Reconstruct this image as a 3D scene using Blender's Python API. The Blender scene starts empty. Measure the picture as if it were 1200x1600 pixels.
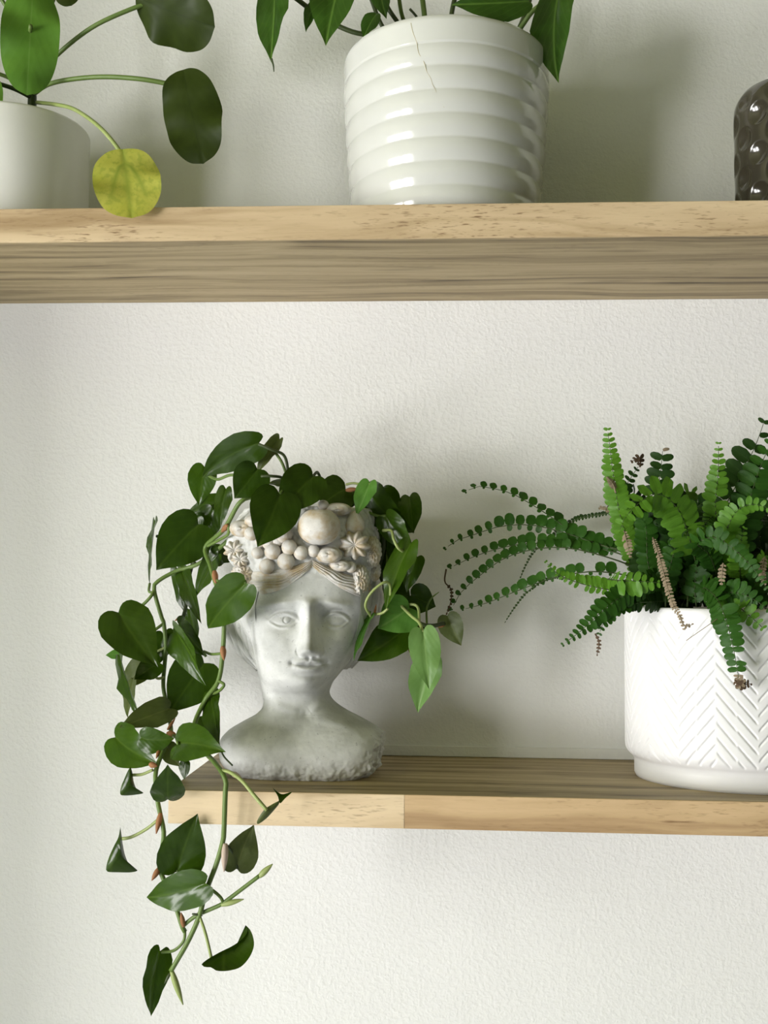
import bpy, math, random
import numpy as np
from mathutils import Vector, Matrix, noise

# ------------------------------------------------------------------ camera
scene = bpy.context.scene
COL = scene.collection
EYE = 1.50                                  # camera height above the floor
CAM = Vector((0.0, -1.0893, EYE))
FPX, IW, IH = 1700.0, 1200.0, 1600.0
YAW, PITCH, ROLL = -0.0589, 0.0659, 0.0090
_f = Vector((math.sin(YAW) * math.cos(PITCH), math.cos(YAW) * math.cos(PITCH), math.sin(PITCH)))
_r0 = Vector((math.cos(YAW), -math.sin(YAW), 0.0))
_u0 = _r0.cross(_f)
RT = _r0 * math.cos(ROLL) + _u0 * math.sin(ROLL)
UP = -_r0 * math.sin(ROLL) + _u0 * math.cos(ROLL)
FW = _f
cam_data = bpy.data.cameras.new('camera')
cam_data.sensor_fit = 'VERTICAL'
cam_data.sensor_height = 24.0
cam_data.sensor_width = 18.0
cam_data.lens = FPX / IH * 24.0
cam_data.clip_start = 0.02
cam = bpy.data.objects.new('camera', cam_data)
COL.objects.link(cam)
cam.matrix_world = Matrix((
    (RT.x, UP.x, -FW.x, CAM.x), (RT.y, UP.y, -FW.y, CAM.y), (RT.z, UP.z, -FW.z, CAM.z), (0, 0, 0, 1)))
scene.camera = cam

# ------------------------------------------------------------------ world, window light, exposure
world = bpy.data.worlds.new('world'); scene.world = world
world.use_nodes = True
bg = world.node_tree.nodes['Background']
bg.inputs[0].default_value = (0.98, 0.99, 1.0, 1)
bg.inputs[1].default_value = 0.11
WIN_X, WIN_Y0, WIN_Y1, WIN_Z0, WIN_Z1 = -2.60, -3.60, -1.30, 0.40, 1.76
ld = bpy.data.lights.new('window_daylight', 'AREA')
ld.shape = 'RECTANGLE'; ld.size = WIN_Y1 - WIN_Y0; ld.size_y = WIN_Z1 - WIN_Z0
ld.energy = 252.0; ld.color = (1.0, 0.982, 0.978)
lo = bpy.data.objects.new('window_daylight', ld); COL.objects.link(lo)
lo.location = (WIN_X - 0.20, (WIN_Y0 + WIN_Y1) / 2, (WIN_Z0 + WIN_Z1) / 2)
lo.rotation_euler = (math.pi / 2, 0, -math.pi / 2)
vs = scene.view_settings
scene.display_settings.display_device = 'sRGB'
vs.view_transform = 'Standard'; vs.look = 'None'; vs.gamma = 1.0; vs.use_curve_mapping = False
vs.exposure = 0.17

# ------------------------------------------------------------------ helpers
def ray(px, py):
    return FW + RT * ((px - IW / 2) / FPX) - UP * ((py - IH / 2) / FPX)
def at(px, py, Y):
    d = ray(px, py); t = (Y - CAM.y) / d.y
    return CAM + d * t
def at_z(px, py, Z):
    d = ray(px, py); t = (Z - CAM.z) / d.z
    return CAM + d * t
def mpp(Y):
    return (Y - CAM.y) / FPX
def project(P):
    v = np.asarray(P, float) - np.array(CAM)
    x, y, z = v @ np.array(RT), v @ np.array(UP), v @ np.array(FW)
    return np.stack([IW / 2 + FPX * x / z, IH / 2 - FPX * y / z], -1)

def mesh_obj(name, verts, faces, mat, parent=None, origin=None, smooth=True, uvs=None):
    me = bpy.data.meshes.new(name)
    v = np.asarray(verts, float)
    o = np.array(origin if origin is not None else (0, 0, 0), float)
    me.from_pydata((v - o).tolist(), [], [list(map(int, f)) for f in faces])
    if uvs is not None:
        lay = me.uv_layers.new(name='UVMap')
        li = np.zeros(len(me.loops), dtype=np.int32); me.loops.foreach_get('vertex_index', li)
        lay.data.foreach_set('uv', np.asarray(uvs, dtype=np.float32)[li].ravel())
    if smooth:
        me.polygons.foreach_set('use_smooth', [True] * len(me.polygons))
    me.materials.append(mat); me.update()
    ob = bpy.data.objects.new(name, me); COL.objects.link(ob)
    if parent is not None:
        ob.parent = parent
        ob.location = Vector(o) - parent.location
    else:
        ob.location = Vector(o)
    return ob
def thing(name, label, cat, loc, group=None):
    e = bpy.data.objects.new(name, None); COL.objects.link(e)
    e.empty_display_size = 0.02; e.location = loc
    e['label'] = label; e['category'] = cat
    if group: e['group'] = group
    return e
def grid_faces(nr, nc, wrap):
    f = []
    m = nc if wrap else nc - 1
    for i in range(nr - 1):
        for j in range(m):
            k = (j + 1) % nc
            f.append((i * nc + j, i * nc + k, (i + 1) * nc + k, (i + 1) * nc + j))
    return f
def box(x0, x1, y0, y1, z0, z1):
    v = [(x, y, z) for x in (x0, x1) for y in (y0, y1) for z in (z0, z1)]
    f = [(0, 1, 3, 2), (4, 6, 7, 5), (0, 4, 5, 1), (2, 3, 7, 6), (0, 2, 6, 4), (1, 5, 7, 3)]
    return v, f
def catmull(P, n):
    P = np.asarray(P, float)
    if len(P) == 2:
        t = np.linspace(0, 1, n)[:, None]; return P[0] * (1 - t) + P[1] * t
    Q = np.vstack([2 * P[0] - P[1], P, 2 * P[-1] - P[-2]])
    seg = np.linalg.norm(np.diff(P[:, :3], axis=0), axis=1); cum = np.concatenate([[0], np.cumsum(seg)])
    out = []
    for s in np.linspace(0, cum[-1], n):
        i = min(int(np.searchsorted(cum, s, side='right')) - 1, len(P) - 2)
        t = (s - cum[i]) / max(seg[i], 1e-9)
        p0, p1, p2, p3 = Q[i], Q[i + 1], Q[i + 2], Q[i + 3]
        out.append(.5 * (2 * p1 + (p2 - p0) * t + (2 * p0 - 5 * p1 + 4 * p2 - p3) * t * t + (3 * p1 - p0 - 3 * p2 + p3) * t ** 3))
    return np.array(out)
def tube_geo(pts, rad, ns=7, n=None):
    """verts, faces of a closed tube; rad: number or list along pts"""
    P = np.asarray(pts, float)
    R = np.full(len(P), rad) if np.isscalar(rad) else np.asarray(rad, float)
    if n:
        A = catmull(np.hstack([P, R[:, None]]), n); P, R = A[:, :3], np.maximum(A[:, 3], 1e-5)
    T = np.gradient(P, axis=0); T /= np.linalg.norm(T, axis=1)[:, None] + 1e-12
    ref = np.array((0., 1., 0.)) if abs(T[0][1]) < .8 else np.array((1., 0., 0.))
    V = []
    a = np.linspace(0, 2 * np.pi, ns, endpoint=False)
    for i in range(len(P)):
        b = np.cross(T[i], ref); b /= np.linalg.norm(b) + 1e-12
        c = np.cross(b, T[i]); ref = c
        V.append(P[i] + R[i] * (np.cos(a)[:, None] * b + np.sin(a)[:, None] * c))
    V = np.vstack(V); F = grid_faces(len(P), ns, True)
    F.append(tuple(range(ns))[::-1]); F.append(tuple(range((len(P) - 1) * ns, len(P) * ns)))
    return V, F
def tube(name, pix, rad_px, mat, parent, n=None, ns=7):
    """pix: list of (px,py,Y); rad in pixels at that depth"""
    P = [at(*p) for p in pix]
    s = mpp(pix[0][2])
    R = rad_px * s if np.isscalar(rad_px) else [r * s for r in rad_px]
    V, F = tube_geo(P, R, ns, n or max(6, 5 * len(P)))
    return mesh_obj(name, V, F, mat, parent, origin=P[0])
def merge(parts):
    V, F, o = [], [], 0
    for v, f in parts:
        v = np.asarray(v, float); V.append(v); F += [tuple(k + o for k in q) for q in f]; o += len(v)
    return np.vstack(V), F
def lathe(cx, cy, prof, ns=96, sy=1.0, close_bottom=True):
    """prof: list of (r,z)"""
    a = np.linspace(0, 2 * np.pi, ns, endpoint=False)
    V = np.vstack([np.stack([cx + r * np.cos(a), cy + r * sy * np.sin(a), np.full(ns, z)], 1) for r, z in prof])
    F = grid_faces(len(prof), ns, True)
    if close_bottom: F.append(tuple(range(ns))[::-1])
    return V, F

# ------------------------------------------------------------------ materials
def new_mat(name):
    m = bpy.data.materials.new(name); m.use_nodes = True
    nt = m.node_tree
    return m, nt, nt.nodes['Principled BSDF'], nt.nodes['Material Output']
def N(nt, t, **kw):
    n = nt.nodes.new(t)
    for k, v in kw.items():
        if k in n.inputs.keys(): n.inputs[k].default_value = v
        else: setattr(n, k, v)
    return n
def ramp(nt, src, stops):
    r = nt.nodes.new('ShaderNodeValToRGB')
    e = r.color_ramp.elements
    while len(e) < len(stops): e.new(0.5)
    for i, (p, c) in enumerate(stops):
        e[i].position = p; e[i].color = (*c, 1) if len(c) == 3 else c
    nt.links.new(src, r.inputs[0]); return r
def coords(nt, scale=(1, 1, 1), kind='Object', loc=(0, 0, 0), rot=(0, 0, 0)):
    t = nt.nodes.new('ShaderNodeTexCoord'); m = nt.nodes.new('ShaderNodeMapping')
    m.inputs['Scale'].default_value = scale; m.inputs['Location'].default_value = loc; m.inputs['Rotation'].default_value = rot
    nt.links.new(t.outputs[kind], m.inputs['Vector']); return m.outputs[0]
def bump(nt, src, bsdf, strength, dist):
    b = N(nt, 'ShaderNodeBump', Strength=strength, Distance=dist)
    nt.links.new(src, b.inputs['Height']); nt.links.new(b.outputs[0], bsdf.inputs['Normal']); return b
def mixc(nt, fac, a, b, mode='MIX'):
    m = nt.nodes.new('ShaderNodeMix'); m.data_type = 'RGBA'; m.blend_type = mode
    for s, v in ((m.inputs[0], fac), (m.inputs[6], a), (m.inputs[7], b)):
        if hasattr(v, 'links'): nt.links.new(v, s)
        elif isinstance(v, tuple): s.default_value = (*v, 1) if len(v) == 3 else v
        else: s.default_value = v
    return m.outputs[2]

def mat_wall():
    m, nt, b, _ = new_mat('painted_plaster')
    n1 = N(nt, 'ShaderNodeTexNoise', Scale=210.0, Detail=3.0, Roughness=.55)
    nt.links.new(coords(nt), n1.inputs['Vector'])
    n2 = N(nt, 'ShaderNodeTexNoise', Scale=420.0, Detail=2.0)
    nt.links.new(coords(nt), n2.inputs['Vector'])
    r1 = ramp(nt, n1.outputs[0], [(0.42, (0, 0, 0)), (0.66, (1, 1, 1))])
    h = mixc(nt, 0.25, r1.outputs[0], n2.outputs[0])
    bump(nt, h, b, 0.26, 0.0012)
    n3 = N(nt, 'ShaderNodeTexNoise', Scale=3.0, Detail=2.0)
    nt.links.new(coords(nt), n3.inputs['Vector'])
    c = ramp(nt, n3.outputs[0], [(0.3, (0.81, 0.815, 0.79)), (0.7, (0.84, 0.845, 0.82))])
    nt.links.new(c.outputs[0], b.inputs['Base Color'])
    b.inputs['Roughness'].default_value = .72
    return m
def mat_plain(name, col, rough=.7, spec=.3):
    m, nt, b, _ = new_mat(name)
    n = N(nt, 'ShaderNodeTexNoise', Scale=30.0, Detail=3.0)
    nt.links.new(coords(nt), n.inputs['Vector'])
    c = ramp(nt, n.outputs[0], [(.3, tuple(x * .93 for x in col)), (.7, tuple(min(1, x * 1.05) for x in col))])
    nt.links.new(c.outputs[0], b.inputs['Base Color'])
    b.inputs['Roughness'].default_value = rough; b.inputs['Specular IOR Level'].default_value = spec
    return m
def mat_wood(name, stops, streak, fleck_col, fleck, seed, streak_rough=.55, knot=None):
    """long grain running along X with darker flecks"""
    m, nt, b, _ = new_mat(name)
    warp = N(nt, 'ShaderNodeTexNoise', Scale=1.0, Detail=2.0)
    nt.links.new(coords(nt, (4.5, 14, 14), loc=(seed, seed, 0)), warp.inputs['Vector'])
    base = coords(nt, (1.6, streak, streak), loc=(seed * 3, seed, seed * 2))
    add = nt.nodes.new('ShaderNodeVectorMath'); add.operation = 'MULTIPLY_ADD'
    nt.links.new(warp.outputs['Color'], add.inputs[0]); add.inputs[1].default_value = (0.0, 2.2, 2.2)
    nt.links.new(base, add.inputs[2])
    g = N(nt, 'ShaderNodeTexNoise', Scale=1.0, Detail=5.0, Roughness=streak_rough)
    nt.links.new(add.outputs[0], g.inputs['Vector'])
    c = ramp(nt, g.outputs[0], stops)
    fl = N(nt, 'ShaderNodeTexNoise', Scale=1.0, Detail=2.0, Roughness=.6)
    nt.links.new(coords(nt, (85, 620, 620), loc=(seed, 0, seed), rot=(0, .05, .05)), fl.inputs['Vector'])
    fr = ramp(nt, fl.outputs[0], [(.56, (0, 0, 0)), (.70, (1, 1, 1))])
    big = N(nt, 'ShaderNodeTexNoise', Scale=1.0, Detail=1.0)
    nt.links.new(coords(nt, (7, 30, 30), loc=(seed * 5, 1, 2)), big.inputs['Vector'])
    br = ramp(nt, big.outputs[0], [(.4, (.15, .15, .15)), (.65, (1, 1, 1))])
    fm = N(nt, 'ShaderNodeMath', operation='MULTIPLY'); nt.links.new(fr.outputs[0], fm.inputs[0]); nt.links.new(br.outputs[0], fm.inputs[1])
    fm2 = N(nt, 'ShaderNodeMath', operation='MULTIPLY'); nt.links.new(fm.outputs[0], fm2.inputs[0]); fm2.inputs[1].default_value = fleck
    col = mixc(nt, fm2.outputs[0], c.outputs[0], fleck_col)
    # a few brown stains with their own shape
    st = N(nt, 'ShaderNodeTexNoise', Scale=1.0, Detail=2.0)
    nt.links.new(coords(nt, (5.5, 40, 40), loc=(seed * 7 + 1, 3, 4)), st.inputs['Vector'])
    sr = ramp(nt, st.outputs[0], [(.62, (0, 0, 0)), (.74, (.5, .5, .5))])
    col = mixc(nt, sr.outputs[0], col, fleck_col)
    if knot:                                # a long dark knot in this one board (object space)
        x0, z0, rx, rz = knot
        gr = N(nt, 'ShaderNodeTexNoise', Scale=1.0, Detail=3.0); nt.links.new(coords(nt, (60, 300, 300)), gr.inputs['Vector'])
        kd = N(nt, 'ShaderNodeVectorMath', operation='LENGTH')
        nt.links.new(coords(nt, (1 / rx, 0, 1 / rz), loc=(-x0 / rx, 0, -z0 / rz)), kd.inputs[0])
        ks = N(nt, 'ShaderNodeMath', operation='ADD'); nt.links.new(kd.outputs['Value'], ks.inputs[0]); nt.links.new(gr.outputs[0], ks.inputs[1])
        kr = ramp(nt, ks.outputs[0], [(.55, (.85, .85, .85)), (1.0, (0, 0, 0))])
        col = mixc(nt, kr.outputs[0], col, fleck_col)
    nt.links.new(col, b.inputs['Base Color'])
    b.inputs['Roughness'].default_value = .55; b.inputs['Specular IOR Level'].default_value = .3
    bump(nt, g.outputs[0], b, .12, .0008)
    return m
def mat_leaf(name, top, edge, vein, rough=.32, trans=.16, spec=.45, blotch=None, vein_w=.035):
    """uv.x along the leaf, uv.y across (0.5 = midrib)"""
    m, nt, b, out = new_mat(name)
    tc = nt.nodes.new('ShaderNodeTexCoord'); sp = nt.nodes.new('ShaderNodeSeparateXYZ')
    nt.links.new(tc.outputs['UV'], sp.inputs[0])
    d = N(nt, 'ShaderNodeMath', operation='SUBTRACT'); nt.links.new(sp.outputs[1], d.inputs[0]); d.inputs[1].default_value = .5
    a = N(nt, 'ShaderNodeMath', operation='ABSOLUTE'); nt.links.new(d.outputs[0], a.inputs[0])
    mr = ramp(nt, a.outputs[0], [(0.0, (1, 1, 1)), (vein_w, (0, 0, 0))])
    # side veins sweep forward from the midrib
    k = N(nt, 'ShaderNodeMath', operation='MULTIPLY_ADD'); nt.links.new(a.outputs[0], k.inputs[0]); k.inputs[1].default_value = -1.1
    nt.links.new(sp.outputs[0], k.inputs[2])
    s1 = N(nt, 'ShaderNodeMath', operation='MULTIPLY'); nt.links.new(k.outputs[0], s1.inputs[0]); s1.inputs[1].default_value = 38.0
    s2 = N(nt, 'ShaderNodeMath', operation='SINE'); nt.links.new(s1.outputs[0], s2.inputs[0])
    vr = ramp(nt, s2.outputs[0], [(.72, (0, 0, 0)), (1.0, (.08, .08, .08))])
    nz = N(nt, 'ShaderNodeTexNoise', Scale=70.0, Detail=3.0); nt.links.new(coords(nt), nz.inputs['Vector'])
    c0 = ramp(nt, nz.outputs[0], [(.3, top), (.75, edge)])
    c1 = mixc(nt, vr.outputs[0], c0.outputs[0], vein)
    fm = N(nt, 'ShaderNodeMath', operation='MULTIPLY'); nt.links.new(mr.outputs[0], fm.inputs[0]); fm.inputs[1].default_value = .55
    c2 = mixc(nt, fm.outputs[0], c1, vein)
    if blotch:
        ux = N(nt, 'ShaderNodeMath', operation='SUBTRACT'); nt.links.new(sp.outputs[0], ux.inputs[0]); ux.inputs[1].default_value = .22
        ux.use_clamp = True
        rt_ = N(nt, 'ShaderNodeMath', operation='SQRT'); nt.links.new(ux.outputs[0], rt_.inputs[0])
        cv = N(nt, 'ShaderNodeMath', operation='MULTIPLY'); nt.links.new(rt_.outputs[0], cv.inputs[0]); cv.inputs[1].default_value = .36
        df = N(nt, 'ShaderNodeMath', operation='SUBTRACT'); nt.links.new(a.outputs[0], df.inputs[0]); nt.links.new(cv.outputs[0], df.inputs[1])
        ab = N(nt, 'ShaderNodeMath', operation='ABSOLUTE'); nt.links.new(df.outputs[0], ab.inputs[0])
        lv = ramp(nt, ab.outputs[0], [(0.0, (.8, .8, .8)), (.06, (0, 0, 0))])
        gt = ramp(nt, sp.outputs[0], [(.20, (0, 0, 0)), (.26, (1, 1, 1)), (.62, (.7, .7, .7)), (.8, (0, 0, 0))])
        lm = N(nt, 'ShaderNodeMath', operation='MULTIPLY'); nt.links.new(lv.outputs[0], lm.inputs[0]); nt.links.new(gt.outputs[0], lm.inputs[1])
        c2 = mixc(nt, lm.outputs[0], c2, vein)
        vz = N(nt, 'ShaderNodeTexNoise', Scale=240.0, Detail=4.0); nt.links.new(coords(nt), vz.inputs['Vector'])
        bz = ramp(nt, vz.outputs[0], [(.5, (0, 0, 0)), (.62, (.7, .7, .7))])
        c2 = mixc(nt, bz.outputs[0], c2, blotch)
    nt.links.new(c2, b.inputs['Base Color'])
    b.inputs['Roughness'].default_value = rough; b.inputs['Specular IOR Level'].default_value = spec
    tr = nt.nodes.new('ShaderNodeBsdfTranslucent')
    tcol = mixc(nt, .5, c2, (top[0] * 2.5 + .02, top[1] * 2.5 + .05, top[2]))
    nt.links.new(tcol, tr.inputs[0])
    mx = nt.nodes.new('ShaderNodeMixShader'); mx.inputs[0].default_value = trans
    nt.links.new(b.outputs[0], mx.inputs[1]); nt.links.new(tr.outputs[0], mx.inputs[2])
    nt.links.new(mx.outputs[0], out.inputs[0])
    bump(nt, s2.outputs[0], b, .05, .0005)
    return m
def mat_glaze(name, col, rough, coat=.0, noise_amt=.04):
    m, nt, b, _ = new_mat(name)
    n = N(nt, 'ShaderNodeTexNoise', Scale=14.0, Detail=3.0); nt.links.new(coords(nt), n.inputs['Vector'])
    c = ramp(nt, n.outputs[0], [(.3, tuple(x * (1 - noise_amt) for x in col)), (.7, col)])
    nt.links.new(c.outputs[0], b.inputs['Base Color'])
    b.inputs['Roughness'].default_value = rough; b.inputs['Specular IOR Level'].default_value = .5
    b.inputs['Coat Weight'].default_value = coat; b.inputs['Coat Roughness'].default_value = .06
    return m
def mat_concrete(name, lo, hi, gold=None):
    m, nt, b, _ = new_mat(name)
    n = N(nt, 'ShaderNodeTexNoise', Scale=26.0, Detail=6.0, Roughness=.62); nt.links.new(coords(nt), n.inputs['Vector'])
    c = ramp(nt, n.outputs[0], [(.33, lo), (.62, hi)]).outputs[0]
    n2 = N(nt, 'ShaderNodeTexNoise', Scale=420.0, Detail=2.0); nt.links.new(coords(nt), n2.inputs['Vector'])
    p = ramp(nt, n2.outputs[0], [(.66, (0, 0, 0)), (.74, (.5, .5, .5))])
    c = mixc(nt, p.outputs[0], c, tuple(x * .55 for x in lo))
    if gold:
        n3 = N(nt, 'ShaderNodeTexNoise', Scale=75.0, Detail=4.0); nt.links.new(coords(nt, loc=(4, 1, 2)), n3.inputs['Vector'])
        g = ramp(nt, n3.outputs[0], [(.46, (0, 0, 0)), (.66, (.85, .85, .85))])
        c = mixc(nt, g.outputs[0], c, gold)
    nt.links.new(c, b.inputs['Base Color'])
    b.inputs['Roughness'].default_value = .8; b.inputs['Specular IOR Level'].default_value = .25
    n4 = N(nt, 'ShaderNodeTexNoise', Scale=190.0, Detail=4.0); nt.links.new(coords(nt), n4.inputs['Vector'])
    bump(nt, n4.outputs[0], b, .25, .0012)
    return m

M = {}
M['wall'] = mat_wall()
M['ceiling'] = mat_plain('ceiling_timber', (.28, .29, .11))
M['floor'] = mat_plain('pale_floor', (.58, .61, .65))
M['window_paint'] = mat_plain('window_paint', (.8, .8, .78), .5)
M['trim'] = M['wall']
M['wood_face'] = mat_wood('pale_shelf_wood', [(.30, (.36, .25, .13)), (.5, (.58, .44, .27)), (.72, (.70, .56, .36))], 55, (.20, .12, .06), .95, 1.3)
_xl, _xj = at(263, 1262, -.2).x, at(632, 1268, -.2).x
_kn = at(1060, 1284, -.2)
M['wood_face_b'] = mat_wood('tan_shelf_wood', [(.30, (.32, .20, .10)), (.5, (.54, .38, .21)), (.72, (.66, .48, .28))], 60, (.20, .11, .05), .55, 4.1, knot=(_kn.x - (_xj + .78) / 2, _kn.z - (EYE - .1965), .050, .0026))
M['wood_face_c'] = mat_wood('cream_shelf_wood', [(.28, (.48, .34, .19)), (.5, (.73, .58, .38)), (.72, (.82, .68, .46))], 50, (.26, .16, .08), .6, 7.7)
M['wood_broad'] = mat_wood('grey_brown_shelf_wood', [(.32, (.11, .075, .035)), (.43, (.33, .25, .135)), (.56, (.47, .365, .205)), (.75, (.56, .455, .275))], 75, (.09, .06, .035), .35, 2.6, .6)
M['concrete'] = mat_concrete('grey_concrete', (.45, .46, .44), (.70, .71, .69))
M['gilt'] = mat_concrete('whitewashed_gilt_concrete', (.46, .44, .40), (.70, .68, .64), (.46, .35, .19))
M['soil'] = mat_plain('potting_soil', (.018, .013, .009), .95, .1)
M['pot_white'] = mat_glaze('white_gloss_glaze', (.66, .67, .63), .14, .7)
M['pot_satin'] = mat_glaze('white_satin_glaze', (.84, .84, .81), .28, .15)
M['pot_matt'] = mat_glaze('white_matt_glaze', (.80, .80, .80), .42, .0)
M['vase'] = mat_glaze('dark_bronze_glaze', (.050, .044, .030), .16, .5, .3)
M['crack'] = mat_plain('crack_stain', (.52, .45, .27), .8)
M['phil'] = mat_leaf('philodendron_leaf', (.019, .044, .002), (.028, .062, .003), (.055, .10, .01), .25, spec=.32)
M['phil_mid'] = mat_leaf('mid_philodendron_leaf', (.028, .066, .003), (.040, .090, .004), (.08, .14, .015), .26, spec=.33)
M['phil_fresh'] = mat_leaf('young_philodendron_leaf', (.060, .17, .022), (.085, .22, .030), (.18, .32, .08), .38, .22)
M['phil_pale'] = mat_leaf('newest_philodendron_leaf', (.12, .235, .060), (.155, .29, .080), (.25, .38, .13), .45, .22)
M['phil_olive'] = mat_leaf('philodendron_leaf_underside', (.055, .075, .016), (.075, .10, .022), (.14, .16, .05), .5, .2)
M['stem'] = mat_leaf('green_stem', (.10, .17, .03), (.14, .21, .05), (.12, .19, .04), .5, .0)
M['stem_dark'] = mat_leaf('dark_stem', (.030, .050, .012), (.05, .07, .02), (.04, .06, .02), .5, .0)
M['stem_pale'] = mat_leaf('pale_stem', (.26, .33, .10), (.32, .38, .14), (.30, .36, .12), .5, .0)
M['sheath'] = mat_plain('dry_sheath', (.30, .14, .06), .7)
M['sheath_pale'] = mat_plain('pink_sheath', (.48, .38, .31), .6)
M['pilea'] = mat_leaf('pilea_leaf', (.085, .20, .020), (.11, .25, .030), (.16, .30, .06), .33, .15, vein_w=.02)
M['pilea_dark'] = mat_leaf('old_pilea_leaf', (.022, .036, .004), (.032, .050, .006), (.016, .028, .004), .45, .12, spec=.2, vein_w=.02)
M['pilea_yellow'] = mat_leaf('yellowing_pilea_leaf', (.44, .46, .065), (.55, .54, .10), (.16, .27, .03), .5, .2, blotch=(.30, .36, .05), vein_w=.07)
M['pothos'] = mat_leaf('pothos_leaf', (.022, .060, .005), (.034, .095, .009), (.16, .30, .05), .28, .2)
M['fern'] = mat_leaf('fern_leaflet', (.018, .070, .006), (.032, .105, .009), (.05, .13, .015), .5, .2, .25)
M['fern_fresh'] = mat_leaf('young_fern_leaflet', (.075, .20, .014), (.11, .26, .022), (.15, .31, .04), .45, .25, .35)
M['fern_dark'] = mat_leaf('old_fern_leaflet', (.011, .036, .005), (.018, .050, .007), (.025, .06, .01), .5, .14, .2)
M['fern_dry'] = mat_plain('dry_fern', (.24, .19, .125), .9)
M['fern_dry_dark'] = mat_plain('withered_fern', (.10, .065, .04), .9)
M['rachis'] = mat_plain('fern_rachis', (.045, .07, .02), .6)
# ------------------------------------------------------------------ the room
def struct(name, geo, mat, parent=None):
    v, f = geo
    o = mesh_obj(name, v, f, mat, parent, smooth=False)
    if parent is None: o['kind'] = 'structure'
    return o
RX0, RX1, RY0, RZ1 = WIN_X, 2.6, -4.2, 2.45
struct('wall_back', box(RX0 - .25, RX1, 0.0, .1, 0, RZ1), M['wall'])
struct('floor', box(RX0 - .25, RX1, RY0, .1, -.1, 0), M['floor'])
struct('ceiling', box(RX0 - .25, RX1, RY0, .1, RZ1, RZ1 + .1), M['ceiling'])
lw = [box(RX0 - .25, RX0, RY0, WIN_Y0, 0, RZ1), box(RX0 - .25, RX0, WIN_Y1, 0, 0, RZ1),
      box(RX0 - .25, RX0, WIN_Y0, WIN_Y1, 0, WIN_Z0), box(RX0 - .25, RX0, WIN_Y0, WIN_Y1, WIN_Z1, RZ1)]
struct('wall_left', merge(lw), M['wall'])
struct('added_light_blocker', box(-.97, -.725, -.30, 0.0, 0, RZ1), M['wall'])  # unseen wall stub, added to block window light from the back wall's left
fr = []
xw0, xw1 = RX0 - .17, RX0 - .12
for y, w in ((WIN_Y0, .07), ((WIN_Y0 + WIN_Y1) / 2 - .14, .28), (WIN_Y1 - .07, .07)): fr.append(box(xw0, xw1, y, y + w, WIN_Z0, WIN_Z1))
for k in range(4):
    z = WIN_Z0 + (WIN_Z1 - WIN_Z0 - .05) * k / 3
    fr.append(box(xw0, xw1, WIN_Y0, WIN_Y1, z, z + .05))
struct('window_1', merge(fr), M['window_paint'])

# ------------------------------------------------------------------ shelves
SH_D = 0.2
Z_UT, Z_UB = EYE + .3166, EYE + .2870
Z_LT, Z_LB = EYE - .1693, EYE - .1965
V_T = .0008
def slab(x0, x1, y0, y1, z0, z1, bev=.0012):
    """box with softened long edges"""
    prof = [(y0, z0 + bev), (y0 + bev, z0), (y1 - bev, z0), (y1, z0 + bev), (y1, z1 - bev), (y1 - bev, z1), (y0 + bev, z1), (y0, z1 - bev)]
    v = [(x, y, z) for x in (x0, x1) for y, z in prof]
    n = len(prof); f = [(i, (i + 1) % n, n + (i + 1) % n, n + i) for i in range(n)] + [tuple(range(n))[::-1], tuple(range(n, 2 * n))]
    return v, f
def shelf(label, x0, x1, zb, zt, cuts):
    t = thing('floating_shelf', label, 'shelf', ((x0 + x1) / 2, -SH_D / 2, zb))
    v, f = slab(x0, x1, -SH_D + V_T, -.0002, zb, zt, .0006)
    mesh_obj('board', v, f, M['wood_broad'], t, origin=t.location, smooth=False)
    for a, b, mk in cuts:
        v, f = slab(a, b - .0003, -SH_D, -SH_D + V_T, zb + .0002, zt - .0002, .0003)
        mesh_obj('front_edge', v, f, M[mk], t, origin=((a + b) / 2, -SH_D, zb), smooth=False)
    return t
shelf('long upper wooden shelf with the ribbed white pot', -.724, .78, Z_UB, Z_UT, [(-.724, .78, 'wood_face')])
xl = at(263, 1262, -SH_D).x; xj = at(632, 1268, -SH_D).x
shelf('lower wooden shelf with the stone bust', xl, .78, Z_LB, Z_LT, [(xl, xj, 'wood_face_c'), (xj, .78, 'wood_face_b')])
# thin ledge of paint along the wall above the lower shelf
zt = at(780, 1167, -.002).z
v, f = slab(xl + .05, .78, -.0036, -.0001, Z_LT + .0003, zt, .0004)
o = mesh_obj('trim_1', v, f, M['trim'], smooth=False); o['kind'] = 'structure'

# ------------------------------------------------------------------ pots
def px_r(r, Y): return r * mpp(Y)

# smooth white pot, left on the upper shelf
Yp = -.100
c = at(25, 205, Yp); R = px_r(118, Yp)
PIL = c.copy()
pot = thing('plant_pot', 'smooth plain white pot at the left end of upper shelf', 'pot', (c.x, Yp, Z_UT))
h = c.z - Z_UT
v, f = lathe(c.x, Yp, [(R * .965, Z_UT), (R * .985, Z_UT + .002), (R, Z_UT + .006), (R, Z_UT + h * .5), (R, c.z - .003), (R * .985, c.z - .0006), (R * .95, c.z), (R * .92, c.z - .002), (R * .90, c.z - .02), (R * .9, c.z - .04)], 96)
mesh_obj('body', v, f, M['pot_satin'], pot, origin=pot.location)
v, f = lathe(c.x, Yp, [(R * .9, c.z - .022), (R * .5, c.z - .018), (.001, c.z - .017)], 48, close_bottom=False)
mesh_obj('soil', v, f, M['soil'], pot, origin=(c.x, Yp, c.z - .02))

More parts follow.
